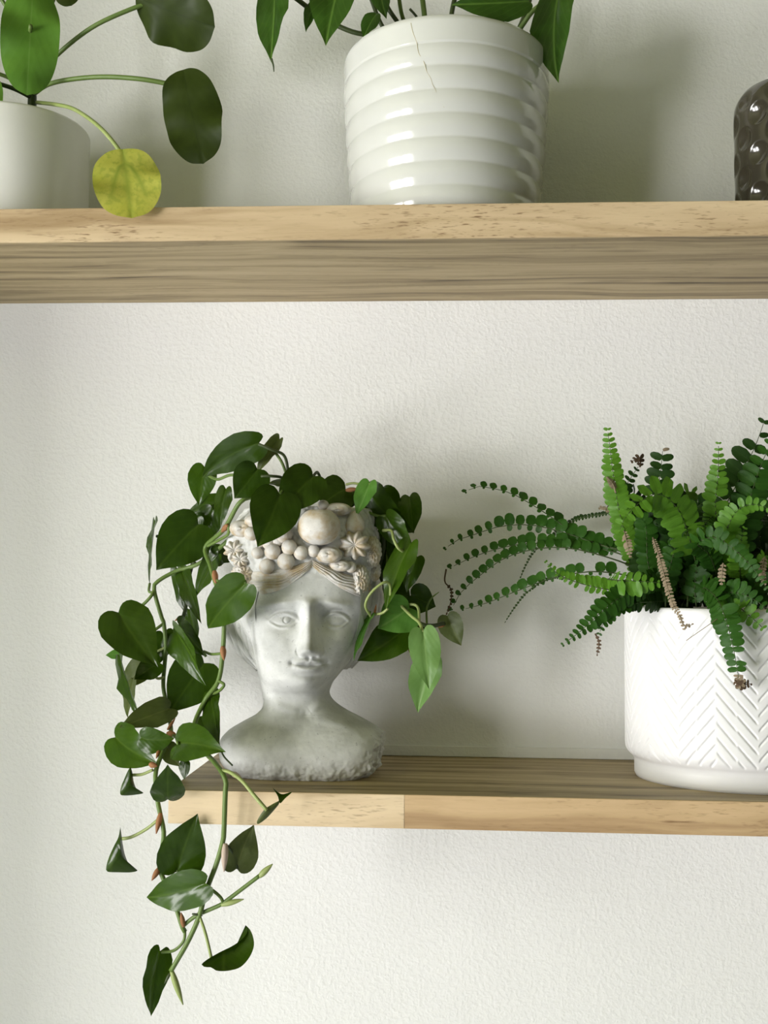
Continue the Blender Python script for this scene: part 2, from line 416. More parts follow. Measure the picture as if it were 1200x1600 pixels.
# ribbed glossy pot
Yr = -.1015
c2 = at(697, 104, Yr); R2 = px_r(166, Yr)
RB = c2.copy()
pot = thing('ribbed_pot', 'large glossy white ribbed pot with a hairline crack on upper shelf', 'pot', (c2.x, Yr, Z_UT))
H = c2.z - Z_UT
prof = [(R2 * .84, Z_UT), (R2 * .865, Z_UT + .0015)]
NP = 150
def rib_r(u):
    """radius of the ribbed pot, u = 0 foot .. 1 rim"""
    base = .875 + .115 * (1 - (1 - u) ** 1.5)
    nr = 7.0
    if u < .86:
        k = (u / .86) * nr
        base += .020 * (abs(math.cos(math.pi * (k - .5))) ** .8 - .6)
    else:
        base += .020 * (.0) * (1 - (u - .86) / .14)
    if u > .97: base -= .02 * ((u - .97) / .03) ** 2
    return R2 * base
for i in range(NP + 1):
    u = i / NP; prof.append((rib_r(u), Z_UT + .002 + (H - .002) * u))
prof += [(R2 * .955, c2.z + .0006), (R2 * .935, c2.z - .001), (R2 * .92, c2.z - .01), (R2 * .90, c2.z - .04)]
v, f = lathe(c2.x, Yr, prof, 128)
mesh_obj('body', v, f, M['pot_white'], pot, origin=pot.location)
v, f = lathe(c2.x, Yr, [(R2 * .9, c2.z - .022), (R2 * .5, c2.z - .02), (.001, c2.z - .02)], 48, close_bottom=False)
mesh_obj('soil', v, f, M['soil'], pot, origin=(c2.x, Yr, c2.z - .02))
cr = []
for (x, y) in [(642, 36), (645, 50), (651, 66), (654, 82), (662, 96), (667, 112), (673, 122), (676, 132), (681, 142), (685, 153), (694, 168)]:
    d = ray(x, y)                          # meet the pot's own wall
    t = .6
    for _ in range(4000):
        P = CAM + d * t
        u = (P.z - Z_UT - .002) / (H - .002)
        if math.hypot(P.x - c2.x, P.y - Yr) <= rib_r(min(max(u, 0), 1)) + .00008: break
        t += .00025
    cr.append(P)
v, f = tube_geo(cr, [.00026] * 5 + [.0002] * 3 + [.00012] * 3, 5, 60)
mesh_obj('crack', v, f, M['crack'], pot, origin=cr[0])

# dark dimpled vase at the right
Yv = -.105
c3 = at(1232, 146, Yv); R3 = px_r(83, Yv)
vase = thing('dimpled_vase', 'dark bronze glazed vase with hammered dimples on upper shelf', 'vase', (c3.x, Yv, Z_UT))
H3 = c3.z - Z_UT
rows = 150; ncv = 260
zz = np.linspace(0, 1, rows); aa = np.linspace(0, 2 * np.pi, ncv, endpoint=False)
A, Zg = np.meshgrid(aa, zz)
rr = R3 * (1 - .03 * (1 - Zg) ** 4 - .16 * np.clip((Zg - .86) / .14, 0, 1) ** 2.2)
na, pitch = 18, .0365
dep = np.zeros_like(rr)
arc = 2 * np.pi * R3 / na
zv = Zg * H3
for kk in range(na):
    da = ((A / (2 * np.pi) * na - kk + na / 2) % na - na / 2) * arc
    dz = zv - (.30 + .5 * (kk % 2)) * pitch
    dz = dz - np.round(dz / pitch) * pitch
    q = np.sqrt((da / (arc * .60)) ** 2 + (dz / .0108) ** 2)
    dep = np.maximum(dep, np.clip(1 - q ** 2, 0, 1) * .0042)
rr = rr - dep * np.clip((.97 - Zg) / .08, 0, 1)
V = np.stack([c3.x + rr * np.cos(A), Yv + rr * np.sin(A), Z_UT + zv], -1).reshape(-1, 3)
F = grid_faces(rows, ncv, True) + [tuple(range(ncv))[::-1]]
v2, f2 = lathe(c3.x, Yv, [(R3 * .84, c3.z), (R3 * .80, c3.z - .001), (R3 * .8, c3.z - .03), (.001, c3.z - .03)], ncv, close_bottom=False)
V, F = merge([(V, F), (v2, f2)])
mesh_obj('body', V, F, M['vase'], vase, origin=vase.location)

# white herringbone pot holding the fern
Yh, SYH = -.0905, .84
ch = at(1166, 1208, Yh)
RBODY, RFOOT = px_r(180, Yh), px_r(166, Yh)
hp = thing('herringbone_pot', 'white pot embossed with herringbone strokes on the lower shelf', 'pot', (ch.x, Yh, Z_LT))
ZT = at(1100, 951, Yh - .085).z
FH = .0175
def sub(a, b, n): return list(np.linspace(a, b, n, endpoint=False))
zs = sub(Z_LT, Z_LT + FH, 6) + sub(Z_LT + FH, Z_LT + FH + .014, 14) + sub(Z_LT + FH + .014, ZT - .002, 170) + [ZT - .002]
nch = 900
a = np.linspace(0, 2 * np.pi, nch, endpoint=False) + .8 * 2 * np.pi / 40
ncol = 40; colw = 2 * np.pi / ncol; sp = .0122
rowsV = []
tri_dir = [1, 1, -1, -1]
aw = a - .8 * 2 * np.pi / 40
ci = np.floor(a / colw).astype(int); fa = a / colw - ci
sdir = np.array([tri_dir[k % 4] for k in ci])
for z in zs:
    hz = z - Z_LT
    if hz < FH:
        r = RFOOT * (.985 + .015 * min(1, hz / .003)) * np.ones(nch)
    else:
        q = min(1, (hz - FH) / .012)
        r = (RFOOT + .0012 + (RBODY - RFOOT - .0012) * (1 - (1 - q) ** 2.4)) * np.ones(nch)
        wcol = colw * RBODY
        ph = (hz + sdir * (fa - .5) * wcol * 1.15 + (ci % 2) * sp * .5) / sp
        dd = np.abs(ph - np.round(ph)) * sp
        end = np.clip((.5 - np.abs(fa - .5)) / .10, 0, 1)
        fade = min(1, max(0, (hz - FH - .003) / .002)) * min(1, max(0, (ZT - z - .008) / .004))
        r = r - .0021 * np.exp(-(dd / .0009) ** 2) * end * fade
        r = r - max(0, (z - (ZT - .006)) / .006) ** 2 * .0012
    rowsV.append(np.stack([ch.x + r * np.cos(aw), Yh + SYH * r * np.sin(aw), np.full(nch, z)], 1))
V1 = np.vstack(rowsV); F1 = grid_faces(len(zs), nch, True) + [tuple(range(nch))[::-1]]
nb = (len(zs) - 1) * nch
inner = [(RBODY * .985, ZT - .0004), (RBODY * .96, ZT), (RBODY * .93, ZT - .002), (RBODY * .92, ZT - .02), (RBODY * .91, ZT - .05)]
rowsI = [np.stack([ch.x + r * np.cos(aw), Yh + SYH * r * np.sin(aw), np.full(nch, z)], 1) for r, z in inner]
V1 = np.vstack([V1] + rowsI)
F1 = F1 + [tuple(i + nb for i in q) for q in grid_faces(len(inner) + 1, nch, True)]
mesh_obj('body', V1, F1, M['pot_matt'], hp, origin=hp.location)
v, f = lathe(ch.x, Yh, [(RBODY * .915, ZT - .014), (RBODY * .5, ZT - .010), (.001, ZT - .008)], 64, SYH, close_bottom=False)
mesh_obj('soil', v, f, M['soil'], hp, origin=(ch.x, Yh, ZT - .01))
# ------------------------------------------------------------------ stone bust planter
Yb = -.106; SB = mpp(Yb)
bc = at(473, 1207, Yb)
bust = thing('bust_planter', 'grey concrete head-shaped planter of a woman wearing a fruit wreath', 'planter', (bc.x, Yb, Z_LT))
# rows: py, left px, right px, front depth px, back depth px, exponent
ROWS = [
 (1207, 368, 581, 76, 74, 3.0), (1199, 357, 589, 82, 80, 3.1), (1188, 350, 595, 85, 84, 3.2), (1170, 347, 599, 85, 84, 3.2),
 (1154, 348, 602, 80, 80, 3.0), (1142, 358, 599, 73, 74, 2.7), (1128, 380, 578, 63, 66, 2.4), (1118, 398, 560, 55, 60, 2.2),
 (1108, 409, 541, 49, 54, 2.1), (1098, 412, 526, 45, 54, 2.0), (1088, 411, 517, 45, 55, 2.0), (1079, 410, 515, 50, 57, 2.0),
 (1072, 409, 517, 60, 60, 2.0), (1065, 408, 520, 70, 63, 2.0), (1056, 406, 527, 80, 68, 2.05), (1045, 404, 536, 83, 74, 2.1),
 (1030, 401, 547, 85, 82, 2.15), (1010, 397, 558, 87, 90, 2.2), (985, 392, 567, 88, 96, 2.25), (960, 389, 573, 89, 98, 2.25),
 (935, 388, 577, 89, 99, 2.25), (915, 386, 580, 88, 99, 2.2), (900, 378, 585, 88, 99, 2.2), (885, 366, 590, 90, 99, 2.15),
 (860, 356, 593, 90, 98, 2.1), (835, 360, 591, 84, 96, 2.1), (812, 372, 588, 76, 92, 2.1), (798, 384, 584, 70, 88, 2.1)]
tab = []
for (py, a0, a1, fr_, bk, n) in ROWS:
    L, Rr = at(a0, py, Yb), at(a1, py, Yb)
    z = (L.z + Rr.z) / 2
    tab.append((z if py < 1207 else Z_LT, (L.x + Rr.x) / 2, (Rr.x - L.x) / 2, fr_ * SB, bk * SB, n))
tab = np.array(tab)
NR, NC = 420, 420
zs = np.linspace(tab[0, 0], tab[-1, 0], NR)
def smooth_interp(z, zk, vk):
    # monotone-ish cubic through the rows
    d = np.gradient(vk, zk)
    i = np.clip(np.searchsorted(zk, z, side='right') - 1, 0, len(zk) - 2)
    h = zk[i + 1] - zk[i]; t = (z - zk[i]) / h
    return ((2 * t**3 - 3 * t**2 + 1) * vk[i] + (t**3 - 2 * t**2 + t) * h * d[i] + (-2 * t**3 + 3 * t**2) * vk[i + 1] + (t**3 - t**2) * h * d[i + 1])
cols = [smooth_interp(zs, tab[:, 0], tab[:, k]) for k in range(1, 6)]
# angles: dense across the face (facing -Y)
tt = np.linspace(-1, 1, NC, endpoint=False)
ang = -np.pi / 2 + np.pi * (.62 * tt + .38 * tt ** 3)
ca, sa = np.cos(ang), np.sin(ang)
X = np.zeros((NR, NC)); Y = X.copy(); Z = X.copy()
for i in range(NR):
    cx, hw, fd, bd, n = [c_[i] for c_ in cols]
    k = (np.abs(ca) ** n + np.abs(sa) ** n) ** (-1 / n)
    X[i] = cx + hw * k * ca
    Y[i] = Yb + np.where(sa < 0, fd, bd) * k * sa
    Z[i] = zs[i]
P0 = np.stack([X, Y, Z], -1)
pp = project(P0.reshape(-1, 3)).reshape(NR, NC, 2)
px, py = pp[..., 0], pp[..., 1]
front = np.clip((-sa - .05) / .45, 0, 1)[None, :] * np.ones((NR, 1))
def G(x, y, sx, sy, rot=0.0):
    dx, dy = px - x, py - y
    if rot:
        c_, s_ = math.cos(rot), math.sin(rot)
        dx, dy = dx * c_ + dy * s_, -dx * s_ + dy * c_
    return np.exp(-.5 * ((dx / sx) ** 2 + (dy / sy) ** 2))
def sstep(a, b, v):
    t = np.clip((v - a) / (b - a), 0, 1); return t * t * (3 - 2 * t)
def arc_ridge(pts, sig, taper=True):
    """ridge along a polyline drawn on the face"""
    C = catmull(np.array([(x, y, 0.) for x, y in pts]), 40)[:, :2]
    m = (py > C[:, 1].min() - 12) & (py < C[:, 1].max() + 12) & (px > C[:, 0].min() - 12) & (px < C[:, 0].max() + 12)
    out = np.zeros_like(px)
    q = np.stack([px[m], py[m]], -1)
    d = np.linalg.norm(q[:, None, :] - C[None], axis=2)
    j = d.argmin(1); w = np.exp(-.5 * (d.min(1) / sig) ** 2)
    if taper: w *= np.sin(np.pi * np.clip(j / 39, .04, .96)) ** .5
    out[m] = w; return out
D = np.zeros_like(px)
D += -3 * G(482, 890, 60, 10)
# brow bone and eye sockets
for s, ex in ((-1, 441), (1, 523)):
    D += -21 * G(ex - s * 4, 967, 20, 13)
    D += -10 * G(ex - s * 21, 962, 7, 14)
    D += 6.5 * G(ex, 944, 26, 5, s * .10)
    D += 9.0 * G(ex, 970, 13, 7.0)
    D += 4.2 * arc_ridge([(ex - 22, 970), (ex - 12, 962), (ex, 959), (ex + 12, 962), (ex + 22, 970)], 1.7)
    D += -2.6 * arc_ridge([(ex - 24, 966), (ex - 12, 956), (ex, 953), (ex + 12, 956), (ex + 24, 966)], 1.5)
    D += 2.4 * arc_ridge([(ex - 20, 973), (ex - 10, 979), (ex, 981), (ex + 11, 979), (ex + 20, 972)], 1.6)
    D += -1.8 * arc_ridge([(ex - 19, 971), (ex - 9, 976), (ex, 977.5), (ex + 10, 976), (ex + 19, 970)], 1.2)
    D += 5.0 * G(ex + s * 16, 1004, 19, 18)
    D += -3.0 * G(ex - s * 14, 1002, 8, 12, s * .5)
D += -1.6 * (np.abs(np.hypot(px - 446, py - 969) - 5.2) < 1.1) + 1.2 * G(446, 969, 3.2, 3.2)
# nose
t = np.clip((py - 940) / 80, 0, 1)
cxn = 483 + 3 * t
wn = 7.0 + 4.0 * t ** 1.5
hn = (13 + 17 * t ** 1.2) * sstep(930, 950, py) * (1 - sstep(1013, 1029, py))
D += hn * np.exp(-.5 * (np.abs(px - cxn) / wn) ** 2.6)
D += 4 * G(486, 1014, 8, 7)
D += 6 * G(472.5, 1017, 6.5, 6) + 6 * G(499, 1017, 6.5, 6)
D += -3 * G(480, 1025, 3.5, 2.6) + -3.5 * G(493, 1025, 3.5, 2.6)
D += -3.5 * arc_ridge([(466, 1010), (464, 1018), (468, 1025)], 1.6) + -3.5 * arc_ridge([(505, 1010), (507, 1018), (503, 1025)], 1.6)
# mouth and chin
D += 6 * G(482, 1040, 24, 13)
D += 5.5 * arc_ridge([(459, 1037), (470, 1033.5), (478, 1031.5), (483, 1033), (488, 1031.5), (496, 1033.5), (507, 1037)], 3.0)
D += 6.5 * arc_ridge([(463, 1042), (473, 1046), (483, 1047), (493, 1046), (503, 1042)], 3.4)
D += -6.0 * arc_ridge([(456, 1036.5), (470, 1038.5), (483, 1039), (496, 1038.5), (510, 1036.5)], 1.5)
D += -5.0 * G(456, 1036, 3.5, 3.5) - 5.0 * G(510, 1036, 3.5, 3.5)
D += -4.5 * G(482, 1055, 17, 4)
D += 7.5 * G(481, 1070, 16, 8)
D += -2.0 * G(483, 1027, 2.5, 4)
# collar bones and neck tendons
D += 5 * arc_ridge([(512, 1098), (496, 1104), (484, 1112)], 4) + 4 * arc_ridge([(425, 1092), (440, 1104), (470, 1112)], 4)
D += 3.5 * arc_ridge([(400, 1136), (440, 1126), (470, 1122)], 5) + 3.5 * arc_ridge([(488, 1122), (520, 1127), (560, 1138)], 5)
D += -4 * G(478, 1117, 10, 6)
Y2 = Y - D * SB * front
P1 = np.stack([X, Y2, Z], -1)
# weathered, chipped lower part and wreath roughness
for i in range(0, NR):
    pyi = py[i]
    for_rough = pyi[NC // 2]
    if for_rough > 1120 or for_rough < 905:
        for j in range(NC):
            p = P1[i, j]
            if for_rough > 1120:
                edge = math.exp(-((px[i, j] - (612 - .33 * (py[i, j] - 1130))) / 16) ** 2) * (1 if sa[j] < .3 else 0)
                low = min(1, max(0, (py[i, j] - 1188) / 25))
                amp = .00025 + .0045 * edge + .0017 * low
                nn = noise.turbulence(Vector(p) * 95, 3, False) - .5
                nn = nn + (noise.noise(Vector(p) * 320) * .4)
            else:
                amp = .0022 * min(1, (905 - for_rough) / 15); nn = noise.noise(Vector(p) * 110) + .5 * noise.noise(Vector(p) * 260)
            P1[i, j, 0] += ca[j] * amp * nn; P1[i, j, 1] += sa[j] * amp * nn
Vb = P1.reshape(-1, 3); Fb = grid_faces(NR, NC, True) + [tuple(range(NC))[::-1]]
# rim and hollow
rimc = Vector((cols[0][-1], Yb, zs[-1]))
last = P1[-1]
ring = [last]
for sc_, dz in ((.97, .0015), (.93, .0015), (.88, -.001), (.86, -.012), (.84, -.03)):
    ring.append(np.stack([rimc.x + (last[:, 0] - rimc.x) * sc_, Yb + (last[:, 1] - Yb) * sc_, np.full(NC, rimc.z + dz)], 1))
base_i = (NR - 1) * NC
Vb = np.vstack([Vb] + ring[1:])
Fb = Fb + [tuple(k + base_i for k in q) for q in grid_faces(len(ring), NC, True)]
mesh_obj('head', Vb, Fb, M['concrete'], bust, origin=bust.location)
v, f = [np.vstack([np.stack([rimc.x + (last[:, 0] - rimc.x) * s_, Yb + (last[:, 1] - Yb) * s_, np.full(NC, rimc.z + d_)], 1) for s_, d_ in ((.85, -.016), (.4, -.010), (.01, -.009))]), grid_faces(3, NC, True)]
mesh_obj('soil', v, f, M['soil'], bust, origin=(rimc.x, Yb, rimc.z - .015))

_fm = front.ravel() > .02
_fp, _fy = np.stack([px, py], -1).reshape(-1, 2)[_fm], P1[..., 1].ravel()[_fm]
def surf_y(x, y):
    d = (_fp[:, 0] - x) ** 2 + (_fp[:, 1] - y) ** 2
    return float(_fy[d.argmin()])

# hair: each lock one ridged sheet lying on the head
def sheet(curves, lift, ridges, depth, mat, ends=(1, 1), na=56, nl=44):
    """curves: polylines of world points from one border of the lock to the other"""
    A_ = np.array([catmull(np.array([tuple(p) for p in c_]), nl) for c_ in curves])     # (k, nl, 3)
    q = np.linspace(0, 1, na); G_ = np.zeros((na, nl, 3))
    for j_ in range(nl):
        G_[:, j_] = catmull(A_[:, j_], na)
    out = np.zeros((na, nl)); tl = np.linspace(0, 1, nl)
    for i_ in range(na):
        prof = math.sin(math.pi * min(max(q[i_], 0), 1)) ** .5
        ph_ = q[i_] * ridges + .45 * np.sin(tl * 9 + 3 * q[i_]) + .2 * np.sin(tl * 23 + 5 * q[i_])
        out[i_] = lift * prof * np.clip(np.minimum(tl / .12 if ends[0] else 1, (1 - tl) / .12 if ends[1] else 1), 0, 1) ** .5 + depth * (np.abs(np.sin(np.pi * ph_)) - .6) * prof
    dirv = G_ - np.array((rimc.x, Yb, 0)); dirv[..., 2] = 0
    dirv /= np.linalg.norm(dirv, axis=2)[..., None] + 1e-9
    G_ = G_ + dirv * (out * SB)[..., None]
    F_ = grid_faces(na, nl, False)
    mesh_obj('hair_lock', G_.reshape(-1, 3), F_, M[mat], bust, origin=G_[0, 0])
def on(x, y, l=0): return at(x, y, surf_y(x, y) - l * SB)
cv = []
for k in range(5):
    o_ = -4 + k * 9.5
    cv.append([on(487, 876 + o_ * .30), on(468, 884 + o_ * .58), on(440, 892 + o_ * .85), on(412, 896 + o_ * .95), on(386, 898 + o_)])
sheet(cv, 7, 6, 3.0, 'gilt')
cv = []
for k in range(5):
    o_ = -4 + k * 8.5
    cv.append([on(488, 876 + o_ * .30), on(506, 885 + o_ * .52), on(530, 896 + o_ * .72), on(556, 905 + o_ * .86), on(578, 911 + o_)])
sheet(cv, 7, 5, 3.0, 'gilt')
rg = random.Random(5)
# side hair sweeping down behind the ears
def sidehair(x0, dx, spread, d0, d1):
    cv_ = []
    for k in range(6):
        q_ = k / 5
        cv_.append([at(x + spread * q_ * g_ + rg.uniform(-1.5, 1.5), y, Yb + d0 + (d1 - d0) * q_ * min(1, g_) + e_) for x, y, g_, e_ in dx])
    return cv_
L_ = [(408, 900, 1.5, -.004), (402, 925, 1.7, 0.), (398, 945, 1.75, .002), (398, 968, 1.6, .004), (402, 992, 1.35, .010), (408, 1014, 1.1, .020), (414, 1034, .75, .032), (420, 1050, .4, .045)]
sheet(sidehair(0, L_, -29, -.040, .040), 5, 7, 5.0, 'concrete', (0, 0), 90, 90)
R_ = [(560, 900, 1.5, -.004), (562, 928, 1.6, 0.), (563, 950, 1.5, .002), (560, 972, 1.4, .006), (553, 996, 1.35, .012), (543, 1020, 1.1, .022), (530, 1046, .6, .04)]
sheet(sidehair(0, R_, 19, -.040, .040)[::-1], 5, 6, 4.0, 'concrete', (0, 0), 80, 80)

for k in range(9):                       # wavy strands on the left, then the right
    q_ = k / 8; P = []
    for t_ in np.linspace(0, 1, 12):
        x = np.interp(t_, [0, .3, .55, .8, 1], [397 - 44 * q_, 381 - 33 * q_, 384 - 27 * q_, 397 - 20 * q_, 410 - 8 * q_])
        x += 3.5 * math.sin(t_ * 13 + k * 1.9) * (1 - .5 * t_); y = 908 + 134 * t_ + 6 * q_
        P.append(at(x, y, surf_y(x, y) + .003 + .045 * q_ + .010 * t_))
    v, f = tube_geo(P, [SB * r_ for r_ in [3] + [6.0] * 9 + [4, 1.5]], 8, 40)
    mesh_obj('hair_strand', v, f, M['concrete'], bust, origin=P[0])
for k in range(7):
    q_ = k / 6; P = []
    for t_ in np.linspace(0, 1, 12):
        x = np.interp(t_, [0, .3, .55, .8, 1], [566 + 24 * q_, 571 + 20 * q_, 566 + 20 * q_, 554 + 18 * q_, 540 + 8 * q_])
        x += 2.5 * math.sin(t_ * 13 + k * 2.1); y = 912 + 128 * t_ + 4 * q_
        P.append(at(x, y, surf_y(x, y) + .003 + .045 * q_ + .010 * t_))
    v, f = tube_geo(P, [SB * r_ for r_ in [3] + [5.2] * 9 + [4, 1.5]], 8, 40)
    mesh_obj('hair_strand', v, f, M['concrete'], bust, origin=P[0])

# wreath: fruit and flowers set on the head
def ball(cx_, cy_, rx, ry, lift, kind='berry', seed=0, nu=20, nv=14):
    y0 = surf_y(cx_, cy_) - lift * SB
    c_ = at(cx_, cy_, y0); s_ = mpp(y0)
    th = np.linspace(0, np.pi, nv); ph = np.linspace(0, 2 * np.pi, nu, endpoint=False)
    T, Pp = np.meshgrid(th, ph, indexing='ij')
    r = np.ones_like(T)
    ax = np.cos(T)                              # pole faces the viewer for flowers / berries
    if kind == 'berry': r = r - .10 * np.exp(-(T / .22) ** 2) + .10 * np.exp(-(T / .09) ** 2)
    if kind == 'flower': r = (1 + .13 * np.cos(Pp * 9 + seed) * np.sin(T) ** .5) - .45 * np.exp(-(T / .45) ** 2)
    if kind == 'cone': r = 1 + .09 * np.sin(Pp * 9) * np.sin(T * 11) 
    if kind == 'leaf': r = 1 + .10 * np.cos(Pp * 2) + .06 * np.cos(T * 14)
    if kind == 'apple': r = 1 - .16 * np.exp(-(T / .35) ** 2) - .05 * np.exp(-((np.pi - T) / .4) ** 2) + .012 * np.cos(Pp * 5)
    x = r * np.sin(T) * np.cos(Pp); y = r * np.sin(T) * np.sin(Pp); z = r * ax
    if kind in ('apple', 'pear'):
        w = np.stack([x * rx, y * rx * .9, z * ry], -1)
        if kind == 'pear': w[..., :2] *= (1 - .28 * np.clip(z, -1, 1))[..., None]
    else:
        w = np.stack([x * rx, -z * .85 * (rx + ry) / 2, y * ry], -1)
    V = w.reshape(-1, 3) * s_ + np.array(c_)
    return V, grid_faces(nv, nu, True), c_
def fruit(name, *a, **k):
    v, f, c_ = ball(*a, **k); return mesh_obj(name, v, f, M['gilt'], bust, origin=c_)
fruit('apple', 498, 823, 34, 30, 18, 'apple', nu=40, nv=28)
for (x, y, r, l) in [(444, 836, 13, 8), (426, 862, 13, 9), (452, 855, 12.5, 11), (447, 877, 14, 9), (470, 864, 11.5, 9), (417, 885, 12.5, 7), (402, 864, 9.5, 5), (420, 848, 11, 5),
                     (490, 861, 10, 8), (392, 834, 11, 6), (408, 846, 9, 4), (434, 846, 9, 3), (548, 886, 9, 6), (433, 822, 11, 5)]:
    fruit('berry', x, y, r, r, l)
fruit('flower', 367, 860, 17, 15, 5, 'flower', nu=72, nv=20)
fruit('flower', 376, 874, 14, 11, 7, 'flower', seed=2, nu=72, nv=20)
fruit('flower', 554, 852, 23, 21, 7, 'flower', seed=1, nu=72, nv=22)
fruit('cone', 382, 896, 20, 17, 5, 'cone', nu=54, nv=40)
fruit('cone', 563, 905, 14, 22, 6, 'cone', nu=54, nv=40)
fruit('cone', 582, 862, 14, 24, 3, 'cone', nu=54, nv=40)
fruit('leaf_ornament', 514, 867, 19, 14, 6, 'leaf', nu=30, nv=20)
fruit('leaf_ornament', 531, 884, 16, 10, 4, 'leaf', nu=30, nv=20)
fruit('pear', 555, 818, 15, 20, 6, 'pear', nu=28, nv=20)
fruit('berry', 505, 789, 9, 8, 6); 
fruit('leaf_ornament', 528, 796, 19, 11, 4, 'leaf', nu=30, nv=20)
fruit('leaf_ornament', 380, 826, 19, 15, 3, 'leaf', nu=30, nv=20)
fruit('leaf_ornament', 400, 815, 16, 13, 2, 'leaf', nu=30, nv=20)
fruit('cone', 585, 892, 10, 16, 3, 'cone', nu=40, nv=30)
# ------------------------------------------------------------------ leaves
HEART = [(0, 0), (-.05, .16), (-.085, .36), (-.05, .66), (.07, .90), (.24, 1.0), (.42, .94), (.60, .74), (.77, .45), (.90, .18), (1, 0)]
LANCE = [(0, 0), (-.03, .18), (-.01, .45), (.10, .78), (.26, .98), (.42, 1.0), (.60, .82), (.77, .50), (.90, .19), (1, 0)]
ROUND = [(0, 0), (.01, .28), (.06, .56), (.17, .82), (.32, .97), (.5, 1.0), (.68, .95), (.84, .76), (.95, .45), (1, 0)]
OBLONG = [(0, 0), (.02, .5), (.10, .85), (.30, 1.0), (.55, .98), (.80, .78), (.94, .42), (1, 0)]
def outline(ctrl, n):
    return catmull(np.array([(x, y, 0.) for x, y in ctrl]), n)[:, :2]
_oc = {}
def leaf_geo(ctrl, L, W, fold=.15, curl=.3, bend=0., wave=0., nt=16, nc=5, seed=0, cup=0., groove=.018):
    """flat outline -> folded, drooped, bent leaf; base at origin, tip at (L,0,0), upper side +z"""
    key = id(ctrl), nt
    if key not in _oc: _oc[key] = outline(ctrl, nt)
    E_ = _oc[key]
    V, UV = [], []
    cs = np.linspace(-1, 1, 2 * nc + 1)
    for i in range(nt):
        t = i / (nt - 1)
        mid = np.array([t ** .9 if t < 1 else 1., 0.])
        for c_ in cs:
            e = np.array([E_[i, 0], E_[i, 1] * (1 if c_ >= 0 else -1)])
            q = mid + (e - mid) * abs(c_) ** .85
            V.append((q[0], q[1])); UV.append((q[0], .5 + .5 * q[1]))
    V = np.array(V)
    x, y = V[:, 0], V[:, 1] * (W / 2) / L
    ay = np.abs(y)
    z = ay * math.tan(fold) * (1 - .25 * ay / (W / 2 / L)) + cup * (y * y + (x - .5) ** 2 * .6)
    if wave: z = z + wave * np.sin(x * 9 + seed) * (ay / (W / 2 / L)) ** 2 * .1 + wave * .05 * np.sin(x * 17 + seed * 2 + np.sign(y) * 1.3) * (ay / (W / 2 / L))
    z = z - groove * np.exp(-(ay / .02) ** 2)       # midrib groove
    # droop along the length: arc of total angle curl (tip goes to -z)
    if abs(curl) > 1e-3:
        k = curl; X = np.sin(k * x) / k - z * -np.sin(k * x) * 1.0; Zz = -(1 - np.cos(k * x)) / k + z * np.cos(k * x)
        x, z = X, Zz
    if abs(bend) > 1e-3:
        k = bend; X = np.sin(k * x) / k - y * np.sin(k * x); Yy = (1 - np.cos(k * x)) / k + y * np.cos(k * x)
        x, y = X, Yy
    P = np.stack([x, y, z], 1)
    tip = P[(nt - 1) * (2 * nc + 1) + nc].copy(); b0 = P[nc].copy()
    P -= b0; tip = tip - b0
    ln = np.linalg.norm(tip); q = Vector(tip / ln).rotation_difference(Vector((1, 0, 0))).to_matrix()
    P = (P @ np.array(q).T) * (L / ln)
    F = []
    m = 2 * nc + 1
    for i in range(nt - 1):
        for j in range(m - 1):
            F.append((i * m + j, (i + 1) * m + j, (i + 1) * m + j + 1, i * m + j + 1))
    return P, F, np.array(UV)
def frame(B, T, roll):
    u = (T - B).normalized(); w = (B - CAM).normalized()
    v0 = u.cross(w).normalized(); n0 = u.cross(v0).normalized()
    v = v0 * math.cos(roll) + n0 * math.sin(roll); n = u.cross(v)
    return u, v, n
_ls = [0]
def leaf(parent, base, tip, W, mat, roll=0, fold=.18, curl=.35, bend=0., shape=HEART, wave=.35, name='leaf', cup=0., nt=16, nc=5):
    """base, tip: (px,py,Y); W: true width in px"""
    B, T = at(*base), at(*tip)
    L = (T - B).length; Wm = W * mpp((base[2] + tip[2]) / 2)
    _ls[0] += 1
    P, F, UV = leaf_geo(shape, L, Wm, fold, curl, bend, wave, nt, nc, _ls[0] * 1.7, cup, .018 if shape is not ROUND else .004)
    u, v, n = frame(B, T, math.radians(roll))
    R_ = np.array([u, v, n])
    return mesh_obj(name, P @ R_ + np.array(B), F, M[mat], parent, origin=B, uvs=UV)

